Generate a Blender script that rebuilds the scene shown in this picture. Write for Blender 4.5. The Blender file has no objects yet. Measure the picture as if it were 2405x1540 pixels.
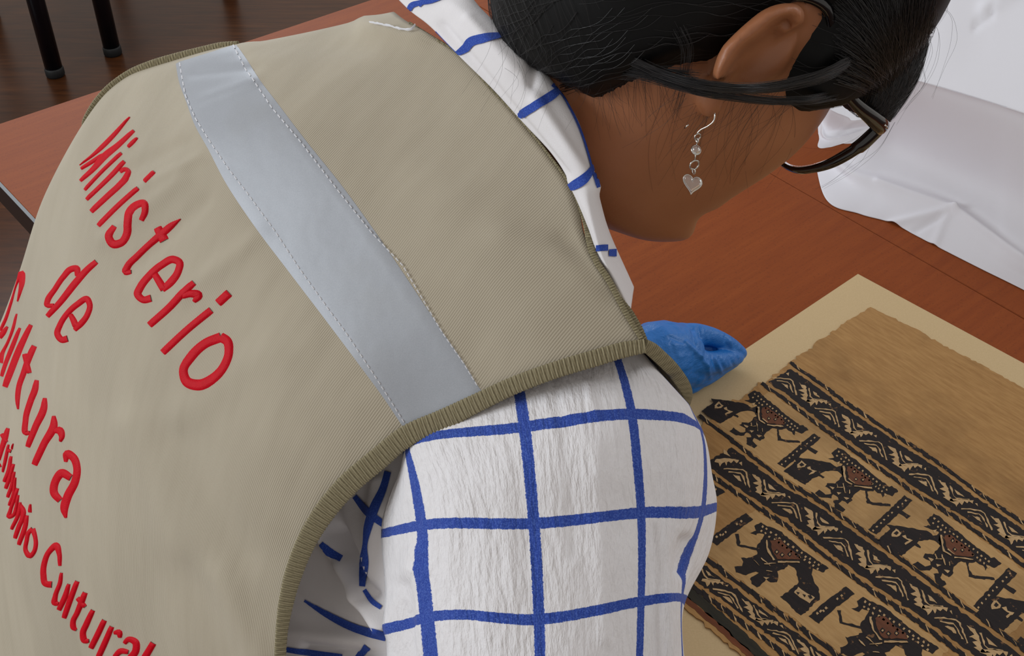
import bpy, math, random
import numpy as np
from mathutils import Vector, Matrix
from mathutils.bvhtree import BVHTree
from mathutils.geometry import tessellate_polygon

random.seed(7); np.random.seed(7)
SC = bpy.context.scene
COL = SC.collection

# ------------------------------------------------------------------ camera, world, lights
FPX = 2800.0; CX, CY = 1202.5, 770.0
PITCH = math.radians(39.6); CAMH = 1.44
cam_d = bpy.data.cameras.new('camera'); cam = bpy.data.objects.new('camera', cam_d); COL.objects.link(cam)
cam.location = (0, 0, CAMH); cam.rotation_euler = (math.pi/2 - PITCH, 0, 0)
cam_d.sensor_width = 36; cam_d.lens = FPX/2405*36; cam_d.clip_start = .02
SC.camera = cam
SC.view_settings.view_transform = 'Standard'; SC.view_settings.look = 'None'
SC.view_settings.gamma = 1; SC.view_settings.use_curve_mapping = False
SC.view_settings.exposure = 0.0
SC.cycles.max_bounces = 8; SC.cycles.transmission_bounces = 8; SC.cycles.transparent_max_bounces = 12

W = bpy.data.worlds.new('world'); SC.world = W; W.use_nodes = True
W.node_tree.nodes['Background'].inputs[0].default_value = (1.0, .945, .88, 1)
W.node_tree.nodes['Background'].inputs[1].default_value = .47

def area(name, loc, target, size, power, col):
    l = bpy.data.lights.new(name, 'AREA'); l.shape = 'RECTANGLE'; l.size, l.size_y = size
    l.energy = power; l.color = col
    o = bpy.data.objects.new(name, l); COL.objects.link(o); o.location = loc
    o.rotation_euler = (Vector(target)-Vector(loc)).to_track_quat('-Z', 'Y').to_euler()
    return o
area('window_light_far', (-1.2, 3.6, 2.4), (0, .7, .9), (1.8, 1.7), 38, (.84, .92, 1.0))
area('window_light_side', (2.6, 1.6, 2.4), (.3, .7, .9), (1.4, 1.6), 16, (.9, .95, 1.0))
area('window_light_left', (-3.2, .2, 2.1), (-.1, .6, 1.0), (1.8, 1.6), 62, (.90, .96, 1.0))

# ------------------------------------------------------------------ maths helpers
cp, sp = math.cos(PITCH), math.sin(PITCH)
CAMP = np.array([0, 0, CAMH]); RX = np.array([1., 0, 0]); UY = np.array([0, sp, cp]); FW = np.array([0, cp, -sp])
DS = 1.0               # depth scale while the torso is being laid out
def P(px, py, d):
    return CAMP + d*DS*((px-CX)/FPX*RX - (py-CY)/FPX*UY + FW)
def PR(px, py, d):
    return CAMP + d*((px-CX)/FPX*RX - (py-CY)/FPX*UY + FW)
def DIR(px, py):
    v = (px-CX)/FPX*RX - (py-CY)/FPX*UY + FW
    return v/np.linalg.norm(v)
def PZ(px, py, z):
    v = (px-CX)/FPX*RX - (py-CY)/FPX*UY + FW
    return CAMP + v*((z-CAMH)/v[2])
def C2W(p):            # camera axes -> world
    p = np.asarray(p, float)
    return CAMP + p[..., 0:1]*RX + p[..., 1:2]*UY - p[..., 2:3]*FW
def PROJ(p):
    q = np.asarray(p)-CAMP; d = q@FW
    return CX+FPX*(q@RX)/d, CY-FPX*(q@UY)/d, d

def hermite(par, pts, q):
    par = np.asarray(par, float); pts = np.asarray(pts, float); q = np.asarray(q, float)
    n = len(par); m = np.zeros_like(pts)
    h = np.diff(par); s = np.diff(pts, axis=0)/h.reshape((-1,)+(1,)*(pts.ndim-1))
    m[0] = s[0]; m[-1] = s[-1]
    for i in range(1, n-1):
        m[i] = (s[i-1]*h[i]+s[i]*h[i-1])/(h[i]+h[i-1])
    k = np.clip(np.searchsorted(par, q, 'right')-1, 0, n-2)
    sh = (-1,)+(1,)*(pts.ndim-1)
    hh = h[k].reshape(sh); t = ((q-par[k])/h[k]).reshape(sh)
    return ((2*t**3-3*t**2+1)*pts[k]+(t**3-2*t**2+t)*hh*m[k]+(-2*t**3+3*t**2)*pts[k+1]+(t**3-t**2)*hh*m[k+1])
def smooth_path(pts, n):
    pts = np.asarray(pts, float)
    L = np.concatenate([[0], np.cumsum(np.linalg.norm(np.diff(pts[:, :2] if pts.shape[1] > 3 else pts, axis=0), axis=1)+1e-9)])
    return hermite(L, pts, np.linspace(0, L[-1], n))

def link(name, me, mats=(), parent=None, smooth=True):
    o = bpy.data.objects.new(name, me); COL.objects.link(o)
    for m in (mats if isinstance(mats, (list, tuple)) else [mats]): me.materials.append(m)
    if parent is not None: o.parent = parent
    if smooth and me.polygons: me.polygons.foreach_set('use_smooth', [True]*len(me.polygons))
    return o
def tag(o, label=None, cat=None, group=None, kind=None):
    if label: o['label'] = label
    if cat: o['category'] = cat
    if group: o['group'] = group
    if kind: o['kind'] = kind
    return o
def empty(name, loc=(0, 0, 0)):
    o = bpy.data.objects.new(name, None); COL.objects.link(o); o.empty_display_size = .05
    return o
def mesh(name, v, f, uv=None):
    me = bpy.data.meshes.new(name)
    me.from_pydata([tuple(map(float, p)) for p in v], [], [tuple(int(i) for i in q) for q in f])
    if uv is not None:
        l = me.uv_layers.new(name='UVMap'); idx = np.empty(len(me.loops), int); me.loops.foreach_get('vertex_index', idx)
        l.data.foreach_set('uv', np.asarray(uv, float)[idx].ravel())
    me.update(); return me
def grid_faces(nr, nc, wrap=False):
    f = []
    for i in range(nr-1):
        for j in range(nc if wrap else nc-1):
            j2 = (j+1) % nc
            f.append((i*nc+j, i*nc+j2, (i+1)*nc+j2, (i+1)*nc+j))
    return f
class MB:
    """collects simple shapes into one mesh"""
    def __init__(s): s.v = []; s.f = []; s.m = []
    def add(s, v, f, mi=0):
        o = len(s.v); s.v += [tuple(map(float, p)) for p in v]; s.f += [tuple(i+o for i in q) for q in f]; s.m += [mi]*len(f)
    def tube(s, pts, rad, n=10, mi=0, cap=True, flat=1.0, ref=None):
        v, f = tube(pts, rad, n, cap, flat, ref); s.add(v, f, mi)
    def prism(s, poly, z0, z1, mi=0):
        n = len(poly); v = [(p[0], p[1], z0) for p in poly]+[(p[0], p[1], z1) for p in poly]
        s.add(v, [tuple(range(n))[::-1], tuple(range(n, 2*n))]+[(i, (i+1) % n, n+(i+1) % n, n+i) for i in range(n)], mi)
    def build(s, name, mats, parent=None, smooth=True):
        me = mesh(name, s.v, s.f); o = link(name, me, mats, parent, smooth)
        me.polygons.foreach_set('material_index', s.m); return o
def tube(pts, rad, n=10, cap=True, flat=1.0, ref=None):
    pts = np.asarray(pts, float); k = len(pts)
    rad = np.full(k, rad) if np.isscalar(rad) else np.asarray(rad, float)
    T = np.gradient(pts, axis=0); T /= np.linalg.norm(T, axis=1)[:, None]+1e-12
    a = np.array([0, 0, 1.]) if ref is None else np.asarray(ref, float)
    if abs(T[0]@a) > .9: a = np.array([1., 0, 0])
    v = []; N = a
    for i in range(k):
        N = (N if ref is None else np.asarray(ref, float)); N = N-T[i]*(N@T[i]); N /= np.linalg.norm(N)+1e-12
        B = np.cross(T[i], N)
        for j in range(n):
            t = 2*math.pi*j/n
            v.append(pts[i]+rad[i]*(math.cos(t)*B+flat*math.sin(t)*N))
    f = grid_faces(k, n, True)
    if cap: f += [tuple(range(n))[::-1], tuple(range((k-1)*n, k*n))]
    return v, f
def loft(rows, nr, nc, rowpar=None, colpar=None, topx=True):
    """rows of (px,py,depth) -> world surface grid"""
    R = np.array([[P(*c) for c in r] for r in rows]) if topx else np.asarray(rows, float)
    rp = np.arange(len(rows)) if rowpar is None else rowpar
    cpar = np.arange(R.shape[1]) if colpar is None else colpar
    qr = np.linspace(rp[0], rp[-1], nr); qc = np.linspace(cpar[0], cpar[-1], nc)
    G = hermite(rp, R, qr)                       # nr, C, 3
    G = hermite(cpar, G.transpose(1, 0, 2), qc).transpose(1, 0, 2)
    uv = np.stack(np.meshgrid(qc, qr), -1)
    return G, uv
def grid_normals(G):
    n = np.cross(np.gradient(G, axis=1), np.gradient(G, axis=0)); n /= np.linalg.norm(n, axis=2)[..., None]+1e-12
    return n
def toward_cam(G, N):
    s = np.sign(np.sum((CAMP-G)*N, axis=2)); return N if np.mean(s) > 0 else -N
def shell(name, G, uv, mats, parent, thick=.0016):
    """grid with thickness (away from camera side)"""
    nr, nc = G.shape[:2]; N = toward_cam(G, grid_normals(G))
    B = G-N*thick
    v = np.concatenate([G.reshape(-1, 3), B.reshape(-1, 3)]); uvs = np.concatenate([uv.reshape(-1, 2)]*2)
    f = grid_faces(nr, nc); o = nr*nc
    f2 = [tuple(i+o for i in q[::-1]) for q in f]
    edge = [i for i in range(nc)]+[r*nc+nc-1 for r in range(1, nr)]+[(nr-1)*nc+c for c in range(nc-2, -1, -1)]+[r*nc for r in range(nr-2, 0, -1)]
    side = [(edge[(i+1) % len(edge)], edge[i], edge[i]+o, edge[(i+1) % len(edge)]+o) for i in range(len(edge))]
    if np.mean(np.sum((CAMP-G)*grid_normals(G), axis=2)) > 0: pass
    me = mesh(name, v, f+f2+side, uvs)
    ob = link(name, me, mats, parent); fix_normals(me)
    return ob, BVHTree.FromPolygons([tuple(p) for p in G.reshape(-1, 3)], f)
def fix_normals(me):
    import bmesh
    b = bmesh.new(); b.from_mesh(me); bmesh.ops.recalc_face_normals(b, faces=b.faces); b.to_mesh(me); b.free()
def cast(bvh, px, py):
    h = bvh.ray_cast(Vector(CAMP), Vector(DIR(px, py)))
    if h[0] is None: return None
    n = np.array(h[1]); p = np.array(h[0])
    if n@(CAMP-p) < 0: n = -n
    return p, n
def on_surf(bvh, px, py, last):
    h = cast(bvh, px, py)
    if h: return h
    d = last if last else .65
    v = DIR(px, py); v = CAMP+v*(d/(v@FW))
    q = bvh.find_nearest(Vector(v))
    if q[0] is None: return v, -DIR(px, py)
    n = np.array(q[1]); p = np.array(q[0])
    if n@(CAMP-p) < 0: n = -n
    return p, n
def ribbon(mb, bvh, pts, h=.0008, lift=.0002, k=5, step=5.0, mi=0, dome=True, curve=True):
    """stroke given in image pixels (x,y,width) laid on a surface as a raised strip"""
    pts = np.asarray(pts, float)
    L = np.sum(np.linalg.norm(np.diff(pts[:, :2], axis=0), axis=1)); n = max(3, int(L/step))
    if curve and len(pts) > 2:
        t = np.concatenate([[0], np.cumsum(np.linalg.norm(np.diff(pts[:, :2], axis=0), axis=1)+1e-6)])
        s = hermite(t, pts, np.linspace(0, t[-1], n))
    else:
        t = np.concatenate([[0], np.cumsum(np.linalg.norm(np.diff(pts[:, :2], axis=0), axis=1)+1e-6)]); q = np.linspace(0, t[-1], n)
        s = np.stack([np.interp(q, t, pts[:, i]) for i in range(3)], 1)
    T = np.gradient(s[:, :2], axis=0); T /= np.linalg.norm(T, axis=1)[:, None]+1e-9
    Nn = np.stack([-T[:, 1], T[:, 0]], 1); v = []; last = None
    for i in range(n):
        for j in range(k):
            c = -1+2*j/(k-1)
            x, y = s[i, :2]+Nn[i]*c*max(s[i, 2], 1)/2
            p, nn = on_surf(bvh, x, y, last); last = (p-CAMP)@FW
            e = min(1, 4*min(i, n-1-i)/max(n-1, 1)*3)
            hh = (lift+h*math.sqrt(max(0, 1-c*c))*(.35+.65*min(1, e))) if dome else lift
            if dome and abs(c) == 1: hh = -.0003 if lift < .0006 else lift*.8
            v.append(p+nn*hh)
    mb.add(v, grid_faces(n, k), mi)

# ------------------------------------------------------------------ materials
def lin(c):
    return tuple(((x/255/12.92) if x/255 <= .04045 else ((x/255+.055)/1.055)**2.4) for x in c)+(1,)
class NT:
    def __init__(s, name):
        s.m = bpy.data.materials.new(name); s.m.use_nodes = True; s.t = s.m.node_tree; s.n = s.t.nodes
        s.b = s.n['Principled BSDF']; s.l = s.t.links
    def new(s, t, **kw):
        x = s.n.new(t)
        for k, v in kw.items():
            if k.startswith('i_'): x.inputs[k[2:].replace('_', ' ')].default_value = v
            else: setattr(x, k, v)
        return x
    def link(s, a, b): s.l.new(a, b)
    def math(s, op, a, b=None, c=None):
        x = s.n.new('ShaderNodeMath'); x.operation = op
        for i, q in enumerate((a, b, c)):
            if q is None: continue
            if isinstance(q, (int, float)): x.inputs[i].default_value = q
            else: s.l.new(q, x.inputs[i])
        return x.outputs[0]
    def mix(s, fac, a, b, mode='MIX'):
        x = s.n.new('ShaderNodeMix'); x.data_type = 'RGBA'; x.blend_type = mode
        for i, q in ((0, fac), (6, a), (7, b)):
            if isinstance(q, (int, float)): x.inputs[i].default_value = q
            elif isinstance(q, tuple): x.inputs[i].default_value = q
            else: s.l.new(q, x.inputs[i])
        return x.outputs[2]
    def noise(s, scale, vec=None, detail=4, rough=.55):
        x = s.n.new('ShaderNodeTexNoise'); x.inputs['Scale'].default_value = scale; x.inputs['Detail'].default_value = detail
        x.inputs['Roughness'].default_value = rough
        if vec is not None: s.l.new(vec, x.inputs['Vector'])
        return x.outputs['Fac']
    def ramp(s, fac, stops):
        x = s.n.new('ShaderNodeValToRGB'); e = x.color_ramp.elements
        while len(e) < len(stops): e.new(.5)
        for q, (p, c) in zip(e, stops): q.position = p; q.color = c if isinstance(c, tuple) else (c, c, c, 1)
        s.l.new(fac, x.inputs[0]); return x.outputs[0]
    def coord(s, kind='Object'):
        return s.n.new('ShaderNodeTexCoord').outputs[kind]
    def mapping(s, vec, scale=(1, 1, 1), rot=(0, 0, 0), loc=(0, 0, 0)):
        x = s.n.new('ShaderNodeMapping'); x.inputs['Scale'].default_value = scale; x.inputs['Rotation'].default_value = rot
        x.inputs['Location'].default_value = loc; s.l.new(vec, x.inputs[0]); return x.outputs[0]
    def bump(s, h, strength, dist=.001, chain=None):
        x = s.n.new('ShaderNodeBump'); x.inputs['Strength'].default_value = strength; x.inputs['Distance'].default_value = dist
        s.l.new(h, x.inputs['Height'])
        if chain is not None: s.l.new(chain, x.inputs['Normal'])
        s.l.new(x.outputs[0], s.b.inputs['Normal']); return x.outputs[0]
    def set(s, **kw):
        for k, v in kw.items():
            i = s.b.inputs[k.replace('_', ' ')]
            if isinstance(v, (int, float, tuple)): i.default_value = v
            else: s.l.new(v, i)
        return s.m
def plain(name, c, rough=.6, **kw):
    t = NT(name); t.set(Base_Color=lin(c), Roughness=rough, **kw); return t.m

# worn table veneer
TABDIR = math.atan2(.647, .763)
t = NT('table_veneer'); v = t.coord(); g = t.mapping(t.mapping(v, (1, 1, 1), (0, 0, -TABDIR-.02)), (2.6, 34, 1))
n1 = t.noise(4, g, 6, .65); n2 = t.noise(420, v, 2); n3 = t.noise(3, v, 3)
c = t.ramp(n1, [(.3, lin((132, 64, 25))), (.7, lin((150, 77, 31)))])
c = t.mix(t.math('MULTIPLY', t.math('GREATER_THAN', n2, .62), .35), c, lin((96, 46, 26)))
c = t.mix(t.math('MULTIPLY', n3, .35), c, lin((130, 58, 26)))
t.set(Base_Color=c, Roughness=.55, Specular_IOR_Level=.16); t.bump(n1, .06, .0005); M_TABLE = t.m
M_BAND = plain('black_edge_band', (20, 19, 22), .3)
t = NT('dark_floor_wood'); v = t.coord(); g = t.mapping(v, (3, 30, 1), (0, 0, .15))
n1 = t.noise(2.2, g, 6, .7); n3 = t.noise(2.5, v, 3)
c = t.ramp(n1, [(.25, lin((44, 24, 12))), (.55, lin((82, 46, 22))), (.8, lin((104, 62, 30)))])
c = t.mix(t.math('MULTIPLY', n3, .5), c, lin((48, 26, 14)))
t.set(Base_Color=c, Roughness=.3, Specular_IOR_Level=.3); t.bump(n1, .05, .0005); M_FLOOR = t.m
M_JOINT = plain('floor_joint', (22, 13, 8), .7)
M_CHAIR = plain('black_enamelled_steel', (14, 13, 22), .28, Metallic=.3)
M_CHAIRSEAT = plain('dark_seat_vinyl', (30, 24, 24), .5)
M_FOOT = plain('black_rubber', (20, 22, 24), .6)
t = NT('white_cloth'); v = t.coord(); n = t.noise(900, v, 2); n2 = t.noise(14, v, 3)
t.set(Base_Color=lin((222, 221, 228)), Roughness=.85); b1 = t.bump(n2, .12, .006); t.bump(n, .12, .0004, b1); M_CLOTH = t.m
t = NT('cream_mount_board'); v = t.coord(); n = t.noise(700, v, 3)
t.set(Base_Color=t.mix(n, lin((196, 169, 126)), lin((212, 186, 143))), Roughness=.85); t.bump(n, .1, .0003); M_BOARD = t.m
# textile
TEXDIR = [0.0]
def textile_base(name, col1, col2, wear, wearcol, dark=False):
    t = NT(name); v = t.coord(); a = t.mapping(v, (1, 1, 1), (0, 0, TEXA)); g = t.mapping(a, (60, 420, 60))
    n1 = t.noise(1.0, g, 4, .6); n2 = t.noise(11, v, 4, .6); n3 = t.noise(1500, v, 2); n4 = t.noise(160, v, 3, .7)
    c = t.mix(t.ramp(n1, [(.3, 0.0), (.75, 1.0)]), lin(col1), lin(col2))
    if not dark:
        c = t.mix(t.math('MULTIPLY', t.ramp(n2, [(.5, 0.0), (.72, 1.0)]), .55), c, lin((104, 72, 36)))
    if wear:
        c = t.mix(t.ramp(n4, [(wear, 0.0), (wear+.06, 1.0)]), c, lin(wearcol))
    t.set(Base_Color=c, Roughness=.9); b1 = t.bump(n3, .35, .0004); t.bump(n1, .25, .0004, b1)
    return t.m
# ------------------------------------------------------------------ plane directions measured on the table
ZT = .75; ZB = ZT+.004; ZX = ZB+.0012
def xy(px, py, z): return PZ(px, py, z)[:2]
_r = xy(2405, 1229, ZX)-xy(1855, 851, ZX); TEXA_ANG = math.atan2(_r[1], _r[0]); TEXA = -TEXA_ANG
M_TEX = textile_base('aged_cotton_weave', (158, 116, 66), (182, 140, 86), None, None)
M_TEXROW = textile_base('pale_figure_ground', (176, 138, 88), (196, 158, 106), None, None)
M_TBLACK = textile_base('black_brown_weft', (22, 15, 16), (36, 25, 24), .64, (120, 86, 54), True)
M_TBROWN = textile_base('brown_weft', (92, 52, 32), (118, 70, 44), .66, (30, 18, 16), True)
M_TTAN = textile_base('tan_weft', (176, 142, 98), (204, 172, 128), .70, (60, 42, 28), True)
M_TGREEN = textile_base('dark_green_weft', (34, 32, 24), (50, 44, 30), .68, (78, 48, 28), True)
M_TRED = textile_base('red_brown_weft', (92, 48, 24), (122, 66, 34), .70, (60, 36, 20), True)
# vest
t = NT('khaki_twill'); uv = t.coord('UV')
w = t.new('ShaderNodeTexWave', wave_type='BANDS', bands_direction='X'); w.inputs['Scale'].default_value = 2*math.pi/(20*.00118)
w.inputs['Distortion'].default_value = .5; w.inputs['Detail'].default_value = 1; w.inputs['Detail Scale'].default_value = .4
t.link(uv, w.inputs['Vector'])
n1 = t.noise(1200, uv, 2); n2 = t.noise(7, t.mapping(uv, (1.1, .45, 1), (0, 0, .5)), 4, .5); n3 = t.noise(9, uv, 3)
ma = t.ramp(n3, [(.38, .25), (.62, 1.0)])
wv = t.math('MULTIPLY', w.outputs['Fac'], ma)
c = t.mix(t.math('MULTIPLY', wv, .32), lin((182, 172, 153)), lin((120, 108, 90)))
c = t.mix(t.math('MULTIPLY', n1, .15), c, lin((150, 138, 112)))
t.set(Base_Color=c, Roughness=.88, Sheen_Weight=.15)
b1 = t.bump(n2, .55, .018); b2 = t.bump(n1, .15, .0004, b1); t.bump(wv, .35, .0006, b2); M_VEST = t.m
t = NT('khaki_binding_tape'); uv = t.coord('UV'); n1 = t.noise(900, t.coord(), 2)
w = t.new('ShaderNodeTexWave', wave_type='BANDS', bands_direction='X'); w.inputs['Scale'].default_value = 2*math.pi/(20*.00118); t.link(uv, w.inputs['Vector'])
c = t.mix(t.math('ADD', t.math('MULTIPLY', w.outputs['Fac'], .6), t.math('MULTIPLY', n1, .4)), lin((92, 84, 60)), lin((164, 153, 122)))
t.set(Base_Color=c, Roughness=.8); t.bump(n1, .3, .0006); M_BIND = t.m
t = NT('grey_reflective_tape'); v = t.coord(); n1 = t.noise(1800, v, 2); n2 = t.noise(22, v, 3)
c = t.mix(n1, lin((150, 154, 162)), lin((172, 175, 182))); c = t.mix(t.math('MULTIPLY', t.ramp(n2, [(.55, 0.0), (.8, 1.0)]), .3), c, lin((150, 150, 150)))
t.set(Base_Color=c, Roughness=.5, Metallic=.15); b1 = t.bump(n2, .25, .004); t.bump(n1, .1, .0002, b1); M_REFL = t.m
t = NT('red_embroidery_thread'); v = t.coord(); n1 = t.noise(1500, v, 2); n2 = t.noise(260, v, 2)
c = t.mix(n2, lin((186, 0, 20)), lin((208, 2, 32)))
t.set(Base_Color=c, Roughness=.55, Specular_IOR_Level=.12); t.bump(n1, .4, .0006); M_RED = t.m
M_STITCH = plain('pale_grey_thread', (224, 224, 230), .7)
def check(name):
    t = NT(name); uv = t.coord('UV'); s = t.n.new('ShaderNodeSeparateXYZ')
    nz = t.noise(26, uv, 3); dis = t.math('MULTIPLY', t.math('SUBTRACT', nz, .5), .022); t.link(uv, s.inputs[0])
    nf = t.noise(160, t.mapping(uv, (1, 1, 1)), 2); d2 = t.math('MULTIPLY', t.math('SUBTRACT', nf, .5), .03)
    dd = t.math('ADD', dis, d2)
    def st(o, wd):
        a = t.math('ADD', o, dd); a = t.math('ABSOLUTE', t.math('SUBTRACT', a, t.math('ROUND', a)))
        return t.math('LESS_THAN', a, wd)
    m = t.math('MAXIMUM', st(s.outputs[0], .05), st(s.outputs[1], .058))
    n1 = t.noise(1400, t.coord(), 2); n2 = t.noise(300, t.mapping(t.coord(), (1, 1, .3)), 3)
    wh = t.mix(n2, lin((226, 223, 226)), lin((238, 236, 240)))
    bl = t.mix(t.ramp(n1, [(.45, 0.0), (.8, 1.0)]), lin((34, 66, 160)), lin((84, 116, 200)))
    t.set(Base_Color=t.mix(m, wh, bl), Roughness=.9, Sheen_Weight=.1)
    b0 = t.bump(t.noise(5, t.mapping(uv, (3.0, .6, 1)), 4), .5, .006); b1 = t.bump(n2, .25, .0015, b0); t.bump(n1, .25, .0005, b1)
    return t.m
M_CHECK = check('white_blue_check_cotton')
t = NT('white_cotton'); v = t.coord(); n1 = t.noise(1400, v, 2); n2 = t.noise(40, v, 3)
t.set(Base_Color=lin((230, 227, 230)), Roughness=.9); b1 = t.bump(n2, .25, .003); t.bump(n1, .25, .0005, b1); M_WHITE = t.m
t = NT('blue_stripe_cotton'); v = t.coord(); n1 = t.noise(1400, v, 2)
t.set(Base_Color=t.mix(t.ramp(n1, [(.45, 0.0), (.8, 1.0)]), lin((34, 66, 160)), lin((70, 104, 192))), Roughness=.9); M_BLUE = t.m
# skin, hair, glove, glasses
t = NT('brown_skin'); v = t.coord(); n1 = t.noise(900, v, 3); n2 = t.noise(30, v, 3)
c = t.mix(n2, lin((150, 96, 64)), lin((172, 112, 76)))
t.set(Base_Color=c, Roughness=.45, Subsurface_Weight=.12, Subsurface_Scale=.004); t.b.inputs['Subsurface Radius'].default_value = (1, .35, .2)
t.bump(n1, .18, .0005); M_SKIN = t.m
M_HAIR = plain('black_hair', (20, 19, 23), .33, Specular_IOR_Level=.7)
M_HAIRMASS = plain('black_hair_mass', (5, 5, 6), .55, Specular_IOR_Level=.2)
t = NT('blue_nitrile'); v = t.coord(); n1 = t.noise(38, t.mapping(v, (1, 1, 2.2)), 5, .6); n2 = t.noise(500, v, 2)
t.set(Base_Color=lin((22, 114, 200)), Roughness=.4); b1 = t.bump(n1, .55, .006); t.bump(n2, .1, .0004, b1); M_GLOVE = t.m
M_FRAME = plain('black_acetate', (10, 9, 13), .12, Coat_Weight=.5)
t = NT('lens_glass'); t.set(Base_Color=(1, 1, 1, 1), Roughness=0.0, IOR=1.5, Transmission_Weight=1.0); M_LENS = t.m
M_SILVER = plain('polished_silver', (214, 212, 208), .18, Metallic=1.0)
t = NT('clear_crystal'); t.set(Base_Color=(.95, .93, .9, 1), Roughness=.05, IOR=1.55, Transmission_Weight=.85); M_CRYST = t.m
M_TROUSER = plain('dark_trousers', (40, 42, 52), .9)
M_EYE = plain('eye_white', (225, 220, 215), .3)
#@@PART2
# ------------------------------------------------------------------ the setting: floor and table
fl = MB(); fl.prism([(-4, -1.5), (4, -1.5), (4, 6), (-4, 6)], -.06, 0)
floor = tag(fl.build('floor', M_FLOOR, smooth=False), kind='structure')
A0 = xy(0, 290, ZT); A1 = xy(870, 0, ZT); B0 = xy(0, 425, ZT); B1 = xy(70, 515, ZT)
def isect(p, u, q, w):
    m = np.array([[u[0], -w[0]], [u[1], -w[1]]]); s = np.linalg.solve(m, q-p); return p+u*s[0]
ua = (A1-A0)/np.linalg.norm(A1-A0); ub = (B1-B0)/np.linalg.norm(B1-B0)
ub = np.array([ua[1], -ua[0]]) if abs(ua@ub) < .12 else ub
TC = isect(A0, ua, B0, ub)                    # far left corner of the table
def T2(a, b): return TC+ua*a+ub*b             # along the far edge, towards the viewer
SEAM = None
table = empty('wooden_table'); table.location = (0, 0, 0)
tag(table, 'reddish brown veneered table the woman leans over, black edge band', 'table')
# the seam between the two tops passes behind the glasses
s0 = xy(1845, 428, ZT); s1 = xy(2110, 580, ZT)
us = (s1-s0)/np.linalg.norm(s1-s0)
# seam in table coordinates: b value (roughly parallel to the near-left edge)
rel = s0-TC; sa0 = rel@ua; rel = s1-TC; sa1 = rel@ua; sb0 = (s0-TC)@ub; sb1 = (s1-TC)@ub
ks = (sa1-sa0)/(sb1-sb0)
def SA(b): return sa0+ks*(b-sb0)
def top_panel(poly, name='table_top'):
    m = MB(); n = len(poly); c = np.mean(poly, axis=0)
    inner = [tuple(np.array(p)+(c-np.array(p))/np.linalg.norm(c-np.array(p))*.0008) for p in poly]
    v = [(p[0], p[1], ZT-.028) for p in poly]+[(p[0], p[1], ZT-.0008) for p in poly]+[(p[0], p[1], ZT) for p in inner]
    f = [tuple(range(n))[::-1], tuple(range(2*n, 3*n))]
    for k in (0, n):
        f += [(k+i, k+(i+1) % n, k+n+(i+1) % n, k+n+i) for i in range(n)]
    m.add(v, f); return m.build(name, M_TABLE, table, smooth=False)
DB, DA = 1.5, 2.6
top_panel([T2(0, DB), T2(SA(DB), DB), T2(SA(0), 0), T2(0, 0)])
g_ = .0012
top_panel([T2(SA(DB)+g_, DB), T2(DA, DB), T2(DA, 0), T2(SA(0)+g_, 0)])
m = MB(); e = -.004
m.prism([T2(e, DB+.004), T2(-.0002, DB+.004), T2(-.0002, -.004), T2(e, -.004)], ZT-.030, ZT-.0006); m.build('edge_band', M_BAND, table, smooth=False)
for a, b in ((.07, .06), (.07, DB-.06), (DA-.07, .06), (DA-.07, DB-.06)):
    m = MB(); p = T2(a, b); m.tube([(p[0], p[1], 0), (p[0], p[1], ZT-.028)], .022, 14); m.build('leg', M_BAND, table)

# ------------------------------------------------------------------ chairs beyond the table (their legs reach into view)
def make_chair(px, py, yaw, label):
    p = PZ(px, py, 0); r = empty('metal_chair'); r.location = (p[0], p[1], 0); r.rotation_euler = (0, 0, yaw)
    tag(r, label, 'chair', 'metal chairs beyond the table')
    s = .46; R = .0215
    for i, (x, y) in enumerate(((0, 0), (s, 0), (0, s), (s, s))):
        m = MB(); top = .44 if y == 0 else .86
        m.tube([(x, y, .012), (x, y, top)], R, 18); lg = m.build('leg', M_CHAIR, r)
        m = MB(); m.tube([(x, y, 0), (x, y, .004), (x, y, .02), (x, y, .024)], [R*1.0, R*1.1, R*1.1, R], 18); m.build('rubber_foot', M_FOOT, lg)
    m = MB(); v, f = tube([(s/2, s/2, .44), (s/2, s/2, .446), (s/2, s/2, .475), (s/2, s/2, .482)], [.29, .30, .30, .28], 4); 
    q = math.pi/4; v = [(s/2+(a-s/2)*math.cos(q)-(b-s/2)*math.sin(q), s/2+(a-s/2)*math.sin(q)+(b-s/2)*math.cos(q), c) for a, b, c in v]
    m.add(v, f); m.build('seat', M_CHAIRSEAT, r, False)
    m = MB(); m.prism([(0, s-.02), (s, s-.02), (s, s+.02), (0, s+.02)], .62, .86); m.build('backrest', M_CHAIRSEAT, r, False)
make_chair(131, 177, math.radians(150), 'dark metal chair whose glossy tube leg stands leftmost on the dark floor')
make_chair(266, 127, math.radians(60), 'dark metal chair whose leg stands on the floor nearest the vest shoulder')

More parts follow.
